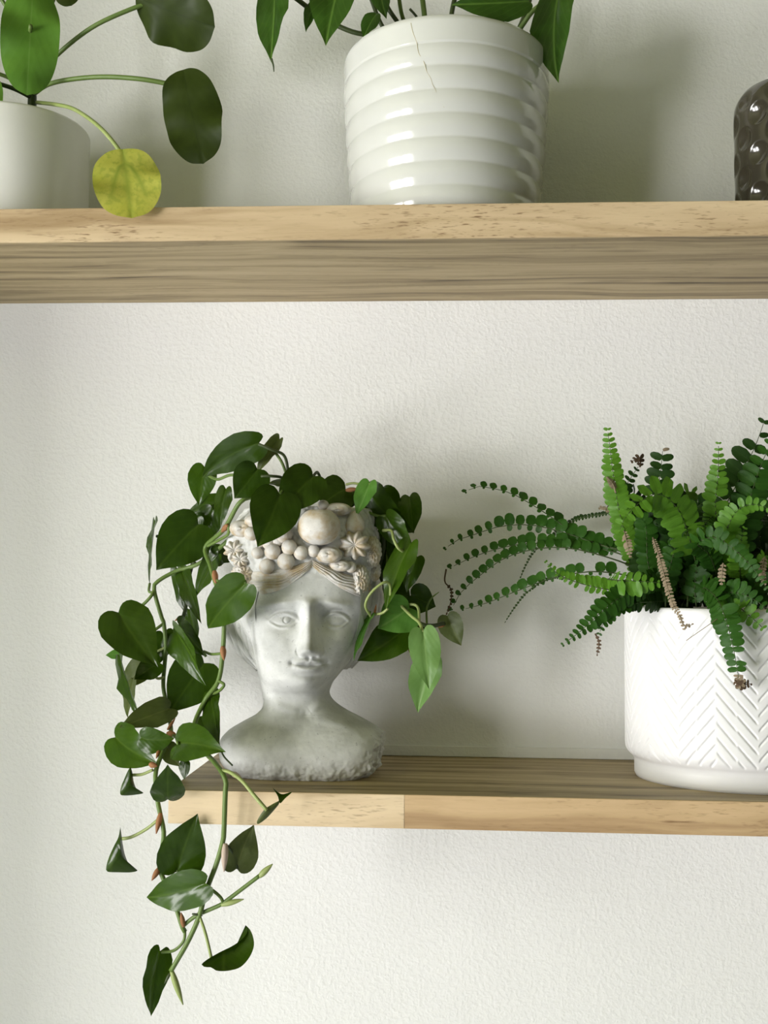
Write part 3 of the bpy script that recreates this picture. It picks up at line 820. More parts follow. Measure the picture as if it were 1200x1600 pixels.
# ------------------------------------------------------------------ trailing philodendron in the bust
phil = thing('trailing_philodendron', 'heart-leaved trailing vine growing from the stone head over shelf edge', 'plant', (rimc.x, Yb, rimc.z - .010))
def pw(p):
    w = min(1, max(0, (375 - p[0]) / 75)) * min(1, max(0, (1190 - p[1]) / 100))
    return (p[0], p[1], p[2] + .07 * w)
Dk, Fr, Pa, Ol = 'phil', 'phil_fresh', 'phil_pale', 'phil_olive'
LV = [
 # crown, left
 ((405, 692, -.135), (316, 746, -.165), 56, Dk, -10, .06, .30, .55),
 ((437, 686, -.120), (401, 741, -.112), 30, Ol, 38, .35, .2, 0),
 ((320, 730, -.115), (311, 790, -.120), 46, 'phil_mid', 10, .1, .3, .1),
 ((402, 733, -.150), (366, 779, -.158), 60, Dk, -8, .12, .3, -.1),
 ((437, 772, -.168), (402, 855, -.182), 82, Dk, -6, .12, .35, -.15),
 ((489, 744, -.150), (436, 805, -.168), 72, Dk, 8, .22, .3, .1),
 ((464, 740, -.120), (448, 782, -.125), 40, Dk, 30, .1, .2, 0),
 ((444, 754, -.115), (419, 756, -.118), 24, Dk, 60, .0, .2, 0),
 ((353, 764, -.120), (344, 826, -.130), 30, Dk, 25, .15, .2, .1),
 ((340, 786, -.105), (288, 812, -.110), 40, Dk, 45, .1, .3, .2),
 ((333, 796, -.115), (318, 850, -.120), 44, Dk, 20, -.1, .3, .1),
 ((310, 819, -.165), (244, 891, -.180), 84, Dk, 0, .10, .25, .12),
 ((311, 806, -.14), (297, 832, -.145), 26, Dk, 20, .1, .2, 0),
 ((243, 815, -.120), (234, 913, -.125), 40, Dk, 79, .1, .12, -.08),
 ((341, 866, -.140), (307, 933, -.150), 44, Dk, 48, .15, .2, .2),
 ((278, 888, -.120), (294, 966, -.125), 34, Dk, 50, .2, .2, -.2),
 ((284, 892, -.140), (315, 975, -.148), 34, Dk, 38, .2, .2, -.3),
 ((296, 952, -.11), (311, 1010, -.115), 34, Dk, 45, .1, .2, 0),
 ((350, 880, -.12), (330, 850, -.11), 40, Dk, 10, .1, .2, 0),
 ((384, 911, -.185), (325, 982, -.190), 66, 'phil_mid', 4, .12, .3, .12),
 # left trail
 ((185, 957, -.180), (247, 1043, -.205), 84, Dk, -6, .16, .30, .18),
 ((190, 1022, -.150), (165, 1024, -.150), 22, Fr, 40, .1, .2, 0),
 ((256, 992, -.150), (243, 1044, -.150), 36, Dk, 15, .1, .2, .1),
 ((272, 986, -.140), (262, 1024, -.145), 30, Dk, 20, .1, .2, 0),
 ((279, 976, -.160), (322, 1026, -.165), 42, Dk, 35, .15, .2, -.25),
 ((276, 988, -.185), (322, 1072, -.190), 52, 'phil_mid', 48, .45, .35, -.75),
 ((319, 1036, -.150), (265, 1114, -.155), 80, Dk, -5, .14, .25, .1),
 ((329, 1083, -.165), (344, 1168, -.168), 42, Dk, 42, .15, .2, -.1),
 ((325, 1128, -.145), (304, 1152, -.145), 36, Dk, 20, .1, .2, 0),
 ((250, 1036, -.170), (210, 1062, -.172), 44, Dk, 30, .15, .2, .2),
 ((228, 1036, -.140), (194, 1076, -.140), 42, Ol, 20, .1, .2, .1),
 ((188, 1024, -.165), (223, 1129, -.168), 46, Dk, 68, .25, .30, -.45),
 ((208, 1062, -.145), (200, 1122, -.145), 40, Ol, 62, .1, .1, .0),
 ((265, 1107, -.170), (186, 1137, -.175), 48, Ol, 25, .15, .45, -.25),
 ((180, 1152, -.160), (247, 1194, -.165), 66, 'phil_mid', 10, .15, .3, .25),
 ((221, 1153, -.185), (273, 1153, -.185), 42, 'phil_mid', 15, .2, .35, .45),
 ((278, 1162, -.190), (353, 1175, -.214), 62, 'phil_mid', -12, .18, .45, -.2),
 ((262, 1168, -.160), (281, 1198, -.160), 32, Ol, 20, .1, .2, 0),
 ((262, 1249, -.215), (262, 1194, -.240), 54, Dk, 0, -.12, .5, 0),
 ((290, 1190, -.150), (288, 1218, -.150), 22, Dk, 35, .1, .2, 0),
 # lower trail
 ((277, 1361, -.200), (309, 1271, -.205), 74, Dk, 4, .12, .25, -.2),
 ((321, 1380, -.214), (229, 1402, -.190), 60, 'phil_mid', -14, .14, .45, -.12),
 ((370, 1357, -.190), (397, 1288, -.195), 54, Ol, 12, .12, .2, -.28),
 ((250, 1486, -.200), (236, 1588, -.205), 46, 'phil_mid', -30, .18, .25, .45),
 # right side
 ((540, 764, -.110), (500, 792, -.120), 64, Dk, 20, .1, .3, .2),
 ((578, 754, -.140), (557, 806, -.145), 36, Fr, 30, .3, .2, -.2),
 ((575, 765, -.115), (648, 832, -.120), 60, Dk, 30, .1, .5, .55),
 ((640, 776, -.095), (646, 834, -.100), 40, 'phil_mid', 20, .1, .2, -.1),
 ((603, 806, -.125), (648, 858, -.130), 46, 'phil_mid', 25, .2, .3, .3),
 ((642, 849, -.135), (603, 954, -.140), 46, 'phil_mid', 35, .15, .25, .18),
 ((652, 870, -.105), (636, 926, -.105), 38, 'phil_mid', 30, .1, .2, .2),
 ((642, 930, -.090), (681, 948, -.090), 50, Dk, 10, .1, .3, 0),
 ((640, 950, -.120), (590, 982, -.125), 66, Fr, 15, .1, .3, -.2),
 ((634, 982, -.105), (558, 1033, -.110), 60, 'phil_mid', 15, .15, .3, -.3),
 ((580, 962, -.130), (553, 1033, -.135), 30, Fr, 66, .1, .2, .12),
 ((661, 986, -.150), (671, 1078, -.160), 50, Pa, 5, .15, .25, -.05),
 ((676, 1030, -.135), (653, 1114, -.140), 52, Pa, 22, .5, .2, .1),
 ((699, 962, -.105), (721, 1009, -.105), 40, Ol, 12, .2, .2, .1),
 ((612, 820, -.10), (598, 900, -.10), 44, Dk, 40, .1, .2, 0),
 ((622, 860, -.09), (606, 950, -.095), 40, Dk, 35, .1, .2, 0),
 ((612, 900, -.085), (640, 960, -.085), 44, Dk, 25, .1, .2, 0),
 ((655, 975, -.09), (640, 1015, -.09), 34, Dk, 30, .1, .2, 0),
 ((596, 770, -.09), (628, 800, -.09), 46, Dk, 20, .1, .2, 0),
 ((553, 768, -.10), (540, 800, -.105), 36, Dk, 30, .1, .2, 0),
]
for (b_, t_, W, mk, roll, fold, curl, bend) in LV:
    leaf(phil, pw(b_), pw(t_), W, mk, roll, fold, curl, bend)
def poly_leaf(pts, Y, mat, bulge, tilt=(0., 0.)):
    """leaf seen from its side: closed outline (px), curved in depth"""
    n = 48
    O = catmull(np.array([(x, y, 0.) for x, y in pts] + [(pts[0][0], pts[0][1], 0.)]), n + 1)[:n, :2]
    C_ = O.mean(0); V, UV = [], []
    rings = [1.0, .8, .55, .3, .1]
    for r in rings:
        for k in range(n):
            q = C_ + (O[k] - C_) * r
            off = -bulge * (1 - r * r) + tilt[0] * (q[0] - C_[0]) + tilt[1] * (q[1] - C_[1])
            V.append(at(q[0], q[1], Y + off * mpp(Y))); UV.append((.5 + (q[1] - C_[1]) / 80, .62 + (q[0] - C_[0]) / 120))
    F = grid_faces(len(rings), n, True) + [tuple(range((len(rings) - 1) * n, len(rings) * n))]
    mesh_obj('leaf', np.array([tuple(p) for p in V]), F, M[mat], phil, origin=V[-1], uvs=np.array(UV))
poly_leaf([(204, 1198), (207, 1208), (209, 1222), (214, 1233), (224, 1239), (210, 1242), (195, 1243), (188, 1241), (189, 1230), (195, 1215), (200, 1204)], -.175, 'phil', 9, (.5, .2))
poly_leaf([(188, 1292), (190, 1305), (192, 1320), (196, 1338), (204, 1354), (215, 1360), (205, 1363), (185, 1363), (168, 1362), (166, 1355), (170, 1340), (178, 1322), (185, 1308)], -.180, 'phil', 12, (.5, .2))
poly_leaf([(426, 1231), (433, 1237), (442, 1241), (456, 1237.5), (446, 1247), (437.5, 1255), (434, 1244)], -.230, 'phil', -4, (.3, -.5))
poly_leaf([(436, 1251), (423, 1258), (412, 1266), (402, 1282), (403.5, 1287.5), (416, 1279), (429, 1265), (436, 1256)], -.231, 'phil_olive', 4, (.4, .3))
poly_leaf([(383.7, 1445.5), (391, 1453), (396, 1466), (396.4, 1480), (389, 1497), (375, 1511.5), (355, 1517), (338, 1516.6), (330, 1511.5), (320, 1511), (315, 1507), (324, 1499), (344, 1487.5), (364, 1477.5), (381, 1465), (387, 1453)], -.212, 'phil', -10, (.1, -.6))

# stems
SA = [(490, 778, -.110), (440, 775, -.130), (400, 776, -.140), (375, 785, -.148), (350, 827, -.155), (321, 855, -.160), (328, 882, -.165), (335, 906, -.168), (345, 935, -.172), (350, 968, -.175), (348, 1019, -.176),
      (341, 1064, -.178), (321, 1093, -.178), (303, 1135, -.178), (312, 1165, -.182), (333, 1189, -.195), (346, 1206, -.208), (353, 1222, -.212), (352, 1240, -.213), (350, 1297, -.212), (348, 1315, -.210), (338, 1350, -.208),
      (321, 1395, -.207), (311, 1432, -.207), (293, 1472, -.206), (267, 1517, -.205)]
tube('stem', [pw(p) for p in SA], 3.6, M['stem'], phil)
SBm = [(470, 785, -.105), (400, 800, -.125), (350, 850, -.135), (310, 881, -.140), (276, 892, -.142), (246, 909, -.145), (241, 923, -.146), (253, 966, -.150), (256, 975, -.152), (259, 1013, -.155), (255, 1067, -.160), (259, 1095, -.160),
       (267, 1144, -.165), (253, 1178, -.170), (243, 1209, -.175), (246, 1249, -.180), (250, 1271, -.182), (256, 1305, -.186), (249, 1350, -.190), (256, 1375, -.192), (276, 1421, -.198), (284, 1446, -.200), (289, 1456, -.200)]
tube('stem', [pw(p) for p in SBm], 3.4, M['stem'], phil)
tube('stem', [(284, 1449, -.200), (294, 1440, -.202), (310, 1429, -.204), (344, 1414, -.206), (361, 1402, -.207), (406, 1368, -.208)], 3.2, M['stem'], phil)
tube('stem', [(310, 850, -.06), (296, 900, -.06), (290, 950, -.065), (278, 985, -.07), (268, 1010, -.08)], 3.0, M['stem_dark'], phil)
tube('stem', [(520, 782, -.10), (545, 785, -.105), (563, 791, -.11), (594, 812, -.11), (600, 850, -.105), (594, 896, -.10), (612, 930, -.105), (640, 960, -.115), (656, 974, -.125), (675, 978, -.12), (694, 974, -.11)], 3.4, M['stem_dark'], phil)
PT = [
 ([(404, 694, -.135), (425, 703, -.135), (444, 712, -.13), (450, 738, -.125), (448, 770, -.12)], 2.4, 'stem_dark'),
 ([(428, 704, -.12), (440, 722, -.122), (448, 742, -.12)], 2.4, 'stem'),
 ([(324, 742, -.115), (340, 749, -.12), (363, 742, -.13), (390, 752, -.135), (400, 775, -.138)], 2.4, 'stem'),
 ([(408, 744, -.15), (425, 744, -.15), (443, 748, -.14), (452, 768, -.125)], 2.4, 'stem_dark'),
 ([(489, 744, -.15), (496, 738, -.14), (500, 752, -.12), (492, 778, -.11)], 2.4, 'stem_dark'),
 ([(437, 772, -.168), (444, 765, -.16), (455, 775, -.135)], 2.4, 'stem'),
 ([(245, 838, -.122), (252, 839, -.125), (262, 846, -.13), (285, 868, -.135), (305, 880, -.14)], 2.6, 'stem_dark'),
 ([(357, 820, -.155), (356, 835, -.155), (340, 845, -.157), (325, 853, -.16)], 2.6, 'stem'),
 ([(384, 911, -.185), (378, 905, -.18), (350, 910, -.17), (337, 906, -.168)], 2.4, 'stem'),
 ([(346, 962, -.165), (360, 960, -.16), (372, 948, -.155)], 2.0, 'stem_pale'),
 ([(241, 922, -.146), (235, 933, -.15), (222, 946, -.15), (210, 952, -.155)], 2.6, 'stem'),
 ([(234, 912, -.125), (233, 924, -.135), (240, 926, -.145)], 2.2, 'stem'),
 ([(256, 974, -.152), (240, 986, -.155), (225, 1000, -.15), (205, 1020, -.15)], 2.4, 'stem'),
 ([(258, 1012, -.155), (247, 1017, -.155), (238, 1020, -.15)], 2.2, 'stem_pale'),
 ([(256, 1058, -.16), (246, 1060, -.165), (238, 1052, -.17)], 2.2, 'stem_pale'),
 ([(322, 1026, -.165), (318, 1018, -.17), (330, 1022, -.175), (347, 1021, -.176)], 2.2, 'stem'),
 ([(342, 1064, -.178), (350, 1070, -.18), (342, 1080, -.178), (330, 1085, -.168)], 2.4, 'stem'),
 ([(268, 1148, -.165), (275, 1152, -.18), (278, 1162, -.195)], 2.4, 'stem'),
 ([(207, 1211, -.175), (222, 1210, -.175), (239, 1203, -.176)], 2.4, 'stem_pale'),
 ([(187, 1311, -.175), (205, 1308, -.178), (228, 1296, -.18), (247, 1281, -.184)], 2.6, 'stem_pale'),
 ([(250, 1352, -.19), (258, 1362, -.193), (272, 1361, -.198), (278, 1360, -.2)], 2.2, 'stem'),
 ([(321, 1384, -.212), (336, 1394, -.21), (346, 1404, -.208), (348, 1412, -.206)], 2.6, 'stem'),
 ([(348, 1318, -.209), (358, 1325, -.2), (367, 1342, -.192), (371, 1357, -.19)], 2.4, 'stem_dark'),
 ([(344, 1204, -.206), (358, 1206, -.212), (378, 1220, -.222), (398, 1244, -.23), (417, 1266, -.234)], 3.0, 'stem_pale'),
 ([(289, 1452, -.2), (287, 1470, -.2), (272, 1485, -.2), (252, 1488, -.2)], 2.4, 'stem'),
 ([(312, 1432, -.207), (320, 1455, -.21), (326, 1478, -.212), (330, 1496, -.213)], 2.4, 'stem_pale'),
 ([(541, 757, -.12), (552, 755, -.125), (566, 757, -.135), (578, 756, -.14)], 2.0, 'stem_pale'),
 ([(598, 829, -.13), (611, 829, -.135), (615, 842, -.14), (622, 856, -.14), (630, 862, -.135)], 2.4, 'stem_pale'),
 ([(610, 930, -.14), (609, 914, -.145), (600, 910, -.15), (580, 926, -.15), (571, 946, -.145), (580, 964, -.132)], 2.2, 'stem_pale'),
 ([(586, 960, -.13), (597, 958, -.135), (606, 951, -.14)], 2.2, 'stem_pale'),
 ([(627, 947, -.12), (642, 962, -.13), (655, 973, -.14), (661, 988, -.15)], 2.4, 'stem_pale'),
 ([(631, 945, -.115), (648, 945, -.12), (654, 953, -.125), (655, 973, -.138)], 2.2, 'stem_pale'),
 ([(667, 974, -.11), (667, 950, -.1), (674, 935, -.1), (686, 925, -.1)], [1.8, 1.6, 1.4, .6], 'stem'),
 ([(605, 860, -.1), (604, 900, -.11), (603, 945, -.125)], 2.0, 'stem'),
 ([(565, 790, -.11), (575, 800, -.12), (590, 806, -.122), (603, 806, -.125)], 2.4, 'stem'),
 ([(343, 1166, -.168), (350, 1182, -.17), (363, 1196, -.175)], 1.4, 'stem_dark'),
]
for pts, r, mk in PT: tube('petiole', [pw(p) for p in pts], r, M[mk], phil)
def spindle(name, a_, b_, r, mat):
    a_, b_ = pw(a_), pw(b_)
    m_ = [((a_[0] * (1 - t) + b_[0] * t), (a_[1] * (1 - t) + b_[1] * t), a_[2] * (1 - t) + b_[2] * t) for t in (0, .3, .65, 1)]
    tube(name, m_, [r * .6, r, r * .8, r * .15], M[mat], phil, n=12)
for a_, b_, r, mk in [
 ((251, 1270, -.184), (244, 1303, -.188), 4.5, 'sheath'), ((249, 1356, -.192), (237, 1376, -.196), 4.5, 'sheath'), ((352, 1318, -.212), (350, 1362, -.214), 5.5, 'sheath_pale'),
 ((287, 1448, -.203), (283, 1426, -.206), 4, 'sheath'), ((405, 1370, -.208), (426, 1350, -.208), 5, 'stem_pale'), ((346, 1414, -.207), (381, 1405, -.208), 4.5, 'stem_pale'),
 ((335, 892, -.168), (338, 914, -.17), 5, 'sheath'), ((356, 820, -.157), (346, 832, -.158), 4.5, 'sheath'), ((348, 1010, -.178), (350, 1032, -.18), 5, 'sheath'),
 ((262, 1146, -.168), (275, 1148, -.172), 5.5, 'sheath'), ((262, 1140, -.168), (274, 1122, -.17), 2.6, 'sheath'), ((250, 1170, -.17), (244, 1185, -.172), 3.5, 'sheath'), ((234, 1194, -.172), (246, 1197, -.175), 5, 'sheath'),
 ((268, 1516, -.205), (286, 1570, -.207), 5, 'stem_pale'), ((266, 1520, -.205), (257, 1537, -.206), 2.5, 'stem_dark'), ((362, 1208, -.19), (378, 1216, -.195), 4.5, 'sheath_pale'),
 ((694, 974, -.11), (684, 980, -.112), 4, 'sheath'), ((541, 766, -.115), (560, 764, -.12), 4, 'sheath'), ((284, 963, -.14), (273, 970, -.14), 2.4, 'sheath'),
 ((585, 960, -.13), (588, 944, -.13), 2, 'sheath'), ((300, 1428, -.208), (317, 1431, -.208), 2, 'stem_dark'), ((640, 1005, -.1), (642, 1022, -.1), 4.5, 'sheath')]:
    spindle('sheath', a_, b_, r, mk)

# ------------------------------------------------------------------ pilea in the plain white pot
pil = thing('pilea', 'round-leaved plant with one yellow leaf drooping over the upper shelf', 'plant', (PIL.x, Yp, PIL.z - .02))
def rleaf(base, tip, W, mat, roll=0, fold=-.02, curl=.15, cup=-.12): leaf(pil, base, tip, W, mat, roll, fold, curl, 0, ROUND, .5, cup=cup, nt=44, nc=8)
rleaf((52, -28, -.165), (42, 149, -.150), 92, 'pilea', 0)
rleaf((212, -6, -.145), (336, 42, -.150), 124, 'pilea_dark', 25)
rleaf((286, 109, -.155), (318, 256, -.160), 96, 'pilea_dark', 12)
rleaf((192, 233, -.205), (206, 341, -.2115), 108, 'pilea_yellow', 0, .06, .15, .0)
rleaf((95, -30, -.12), (112, 9, -.12), 40, 'pilea_dark', 0)
rleaf((-20, 120, -.12), (-40, 240, -.17), 70, 'pilea', 20)
tube('trunk', [(52, 215, -.10), (50, 170, -.103), (50, 140, -.105), (46, 90, -.11), (40, 40, -.11), (38, -40, -.11)], [8, 7.5, 7, 6, 5, 4], M['stem_dark'], pil)
for pts, r, mk in [
 ([(48, 140, -.106), (80, 95, -.12), (140, 45, -.14), (205, 14, -.142), (240, 4, -.138)], 3.6, 'stem'),
 ([(54, 146, -.106), (75, 132, -.12), (110, 124, -.135), (160, 120, -.145), (215, 123, -.153), (262, 131, -.150), (300, 142, -.1465)], 3.8, 'stem'),
 ([(58, 160, -.106), (85, 163, -.14), (112, 169, -.165), (140, 186, -.185), (165, 208, -.198), (187, 236, -.2035), (198, 258, -.2015)], 3.2, 'stem_pale'),
 ([(48, 152, -.106), (20, 138, -.12), (-20, 126, -.13)], 3.6, 'stem_dark'),
 ([(48, 148, -.106), (20, 125, -.11), (-10, 112, -.12)], 3.2, 'stem'),
 ([(46, 90, -.11), (20, 30, -.12), (-4, -12, -.13)], 3.2, 'stem'),
 ([(44, 80, -.11), (70, 30, -.115), (86, -6, -.12)], 3.2, 'stem'),
 ([(44, 80, -.11), (46, 60, -.15), (48, 40, -.168)], 3.2, 'stem')]: tube('petiole', pts, r, M[mk], pil)

# ------------------------------------------------------------------ pothos in the ribbed pot
pot_ = thing('pothos', 'pothos with pointed drooping leaves growing from the ribbed white pot', 'plant', (RB.x, Yr, RB.z - .02))
def pleaf(*a, **k): leaf(pot_, *a, shape=LANCE, wave=.3, **k)
pleaf((431, -34, -.13), (424, 98, -.135), 66, 'pothos', roll=40, fold=.25, curl=.15, bend=-.15)
pleaf((534, -40, -.15), (509, 72, -.16), 78, 'pothos', roll=22, fold=.3, curl=.25)
pleaf((492, 2, -.12), (478, 51, -.12), 22, 'pothos', roll=30)
pleaf((588, 22, -.12), (568, 60, -.12), 34, 'pothos', roll=40)
pleaf((826, 2, -.16), (705, 8, -.17), 60, 'pothos', roll=25, fold=.1, curl=.5, bend=-.3)
pleaf((876, -22, -.14), (873, 130, -.145), 72, 'pothos', roll=28, fold=.22, curl=.3, bend=.35)
pleaf((590, -30, -.12), (604, 30, -.12), 34, 'pothos', roll=10)
for pts, r, mk in [
 ([(424, 92, -.135), (427, 102, -.135), (428, 112, -.134)], [2, 1.4, .8], 'stem_dark'),
 ([(640, 80, -.10), (585, 58, -.11), (545, 48, -.115), (500, 25, -.118), (455, -8, -.12)], 4.0, 'stem_dark'),
 ([(650, 75, -.10), (625, 40, -.105), (605, 10, -.108), (595, -20, -.11)], 3.6, 'stem_dark'),
 ([(655, 80, -.10), (630, 30, -.1), (622, -15, -.1)], 3.4, 'stem'),
 ([(670, 90, -.1), (664, 30, -.1), (658, -20, -.1)], 4.4, 'stem'),
 ([(700, 90, -.1), (706, 20, -.1), (716, -20, -.1)], 4.0, 'stem_dark'),
 ([(770, 90, -.1), (766, 20, -.1), (764, -20, -.1)], 4.0, 'stem_dark'),
 ([(790, 80, -.1), (784, 25, -.1), (780, -20, -.1)], 3.6, 'stem_dark'),
 ([(790, 80, -.1), (816, 40, -.105), (832, 18, -.115), (850, 5, -.13), (868, -4, -.138), (876, -18, -.14)], 4.0, 'stem'),
 ([(790, 85, -.1), (815, 36, -.1), (826, 5, -.1), (834, -20, -.1)], 4.0, 'stem_dark'),
 ([(640, 80, -.1), (600, 45, -.1), (575, -15, -.1)], 3.4, 'stem_dark'),
 ([(620, 70, -.1), (652, 35, -.1), (640, 14, -.1), (651, 26, -.1)], 2.0, 'stem_dark')]: tube('petiole', pts, r, M[mk], pot_)

# ------------------------------------------------------------------ Boston fern
fern = thing('boston_fern', 'feathery green sword fern spilling from the herringbone pot', 'plant', (ch.x, Yh, ZT - .012))
def leaflet_mesh(name, mat, seed):
    P, F, UV = leaf_geo(OBLONG, 1.0, .52, .12, .35, .10, .6, 7, 2, seed)
    me = bpy.data.meshes.new(name); me.from_pydata(P.tolist(), [], [list(q) for q in F])
    lay = me.uv_layers.new(name='UVMap'); li = np.zeros(len(me.loops), dtype=np.int32); me.loops.foreach_get('vertex_index', li)
    lay.data.foreach_set('uv', np.asarray(UV, dtype=np.float32)[li].ravel())
    me.polygons.foreach_set('use_smooth', [True] * len(me.polygons)); me.materials.append(M[mat]); return me, P, F
LM = {k: leaflet_mesh('leaflet', k, i * 1.3) for i, k in enumerate(('fern', 'fern_fresh', 'fern_dark', 'fern_dry', 'fern_dry_dark'))}
extra = {}; n_leaflet = [0]
rf = random.Random(11)
def frond(pix, W, mat, hero=False, roll=0., n=None, lean=.35, tipf=.35, both=(1, 1), start=.12, wr=1.1, dry_tip=False, droop=.2, rnd=1.3):
    """pix: crown -> tip (px,py,Y); W: full width in px; both = relative leaflet length left / right"""
    Pw = [at(*p) for p in pix]
    C = catmull(np.array(Pw), 60)
    ln = np.linalg.norm(np.diff(C, axis=0), axis=1).sum(); s = mpp(pix[len(pix) // 2][2])
    V, F = tube_geo(C[::3], [1.5 * s * (1 - .7 * i / 19) for i in range(20)], 5)
    fo = mesh_obj('frond', V, F, M['rachis' if not mat.startswith('fern_dry') else mat], fern, origin=Pw[0])
    lw = W * .5 * s
    step = max(lw * .40 * wr, 5.2 * s)
    n = n or max(6, int(ln * (1 - start) / step))
    for i in range(n):
        q = start + (1 - start) * (i + .5) / n
        k = q * 59; i0 = int(k); B0 = C[i0] + (C[min(i0 + 1, 59)] - C[i0]) * (k - i0)
        T = Vector(C[min(i0 + 1, 59)] - C[max(i0 - 1, 0)]).normalized()
        w = (Vector(B0) - CAM).normalized()
        v0 = T.cross(w).normalized(); n0 = T.cross(v0).normalized()
        ro = math.radians(roll + rf.uniform(-8, 8))
        side = v0 * math.cos(ro) + n0 * math.sin(ro); nor = T.cross(side)
        env = min(1, .55 + q * 1.6) * (1 if q < .62 else 1 - (1 - tipf * .5) * ((q - .62) / .38) ** 1.3)
        for sg, rel in ((1, both[0]), (-1, both[1])):
            if rel <= 0: continue
            Ll = lw * env * rel * rf.uniform(.88, 1.1)
            if rf.random() < .03: continue
            d = (side * sg + T * (lean + rf.uniform(-.1, .1)) - nor * (droop + rf.uniform(-.15, .15))).normalized()
            nn = (nor + side * sg * droop + Vector((rf.uniform(-.2, .2), rf.uniform(-.2, .2), rf.uniform(-.2, .2)))).normalized()
            yv = nn.cross(d).normalized(); nn = d.cross(yv)
            wid = max(Ll * .95 * rnd, 6.5 * s) * rf.uniform(.9, 1.1)
            mk = mat
            if dry_tip and q > .93: mk, Ll, wid = 'fern_dry', Ll * .6, wid * .5
            mat_ = Matrix(((d.x, yv.x, nn.x), (d.y, yv.y, nn.y), (d.z, yv.z, nn.z)))
            if hero and n_leaflet[0] < 300:
                n_leaflet[0] += 1
                o = bpy.data.objects.new('leaflet', LM[mk][0]); COL.objects.link(o); o.parent = fo
                Mx = mat_.to_4x4() @ Matrix.Diagonal((Ll, wid, Ll, 1)); Mx.translation = Vector(B0) - Pw[0]
                o.matrix_local = Mx
            else:
                P = LM[mk][1] * np.array((Ll, wid, Ll)); extra.setdefault(mk, []).append((P @ np.array(mat_).T + B0, LM[mk][2]))
    return fo
CR = (1120, 940, -.09)
def cr(dx=0, dy=0, dY=0): return (CR[0] + dx, CR[1] + dy, CR[2] + dY)
# largest, nearest fronds first
frond([cr(-20, -10, -.03), (1100, 918, -.15), (1120, 935, -.180), (1133, 965, -.193), (1144, 1005, -.195), (1152, 1045, -.192), (1155, 1070, -.19)], 46, 'fern', True, 10, start=.18, dry_tip=True, tipf=.9, lean=.1)
frond([(1100, 935, -.1), (1085, 870, -.13), (1062, 800, -.155), (1030, 772, -.165), (1000, 785, -.172), (975, 812, -.176), (966, 838, -.178)], 66, 'fern_fresh', True, 15, start=.30, lean=.15)
frond([(1010, 925, -.09), (985, 860, -.10), (968, 800, -.105), (958, 740, -.108), (953, 700, -.108), (949, 667, -.108)], 40, 'fern_fresh', True, 5, start=.1, tipf=.6)
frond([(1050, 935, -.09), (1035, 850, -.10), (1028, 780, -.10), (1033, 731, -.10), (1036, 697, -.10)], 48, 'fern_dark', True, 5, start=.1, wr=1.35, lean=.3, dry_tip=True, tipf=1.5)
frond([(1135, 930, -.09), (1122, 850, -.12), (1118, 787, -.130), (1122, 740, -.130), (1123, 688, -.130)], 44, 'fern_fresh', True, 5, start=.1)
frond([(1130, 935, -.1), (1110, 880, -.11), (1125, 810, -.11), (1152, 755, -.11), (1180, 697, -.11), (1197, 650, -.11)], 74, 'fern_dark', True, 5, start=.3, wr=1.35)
frond([(1150, 935, -.1), (1150, 860, -.11), (1170, 785, -.12), (1190, 725, -.12), (1215, 670, -.12)], 62, 'fern', True, 5, start=.2, wr=1.35)
frond([(1070, 935, -.1), (1020, 918, -.15), (975, 930, -.165), (940, 956, -.17), (910, 984, -.17), (876, 1010, -.168)], 44, 'fern', True, -8, start=.1, tipf=.3)
frond([(1050, 930, -.1), (1000, 925, -.13), (955, 922, -.14), (905, 911, -.14), (872, 897, -.14), (850, 875, -.14)], 38, 'fern_fresh', True, 10, start=.2, both=(.6, 1))
frond([(950, 905, -.14), (966, 907, -.165), (990, 908, -.17), (1012, 909, -.172), (1034, 911, -.172)], 52, 'fern_fresh', True, -5, start=.0, both=(.6, 1))
frond([(1105, 930, -.11), (1118, 925, -.15), (1150, 945, -.18), (1178, 968, -.187), (1196, 985, -.188)], 52, 'fern_fresh', True, 10, start=.1)
frond([(1080, 930, -.11), (1125, 925, -.165), (1165, 930, -.185), (1205, 955, -.19)], 46, 'fern', True, 5, start=.1)
frond([(1060, 930, -.1), (1000, 870, -.10), (940, 852, -.09), (890, 835, -.08), (835, 821, -.07), (784, 822, -.065), (736, 837, -.06), (710, 846, -.06), (690, 863, -.06)], 41, 'fern', True, 10, start=.3, both=(.5, 1), lean=.1, wr=1.9, rnd=1.8)
frond([(1060, 935, -.1), (1000, 875, -.10), (940, 852, -.09), (901, 837, -.08), (866, 811, -.075), (832, 789, -.07), (797, 770, -.07), (758, 761, -.07), (741, 761, -.07), (721, 773, -.07)], 34, 'fern', True, 30, start=.3, lean=.5, both=(.35, 1), wr=2.3, rnd=2.0, tipf=.9)
frond([(1060, 935, -.1), (1000, 880, -.10), (940, 858, -.09), (853, 849, -.08), (797, 853, -.075), (745, 868, -.07), (697, 890, -.07)], 37, 'fern', True, 15, start=.3, both=(.3, 1), lean=.1, wr=2.0, rnd=1.9, tipf=.8)
frond([(1060, 935, -.1), (1000, 890, -.10), (910, 860, -.09), (850, 856, -.085), (793, 870, -.08), (754, 896, -.075), (719, 927, -.07), (703, 958, -.07)], 34, 'fern', True, 15, start=.3, both=(.25, 1), lean=.1, wr=2.0, rnd=1.9, tipf=.8)
frond([(1060, 940, -.1), (1000, 905, -.11), (930, 893, -.11), (862, 904, -.10), (801, 926, -.09), (758, 943, -.085), (716, 954, -.08)], 34, 'fern', False, 15, start=.3, both=(.35, 1), lean=.1, wr=2.1, rnd=1.9, tipf=.8)
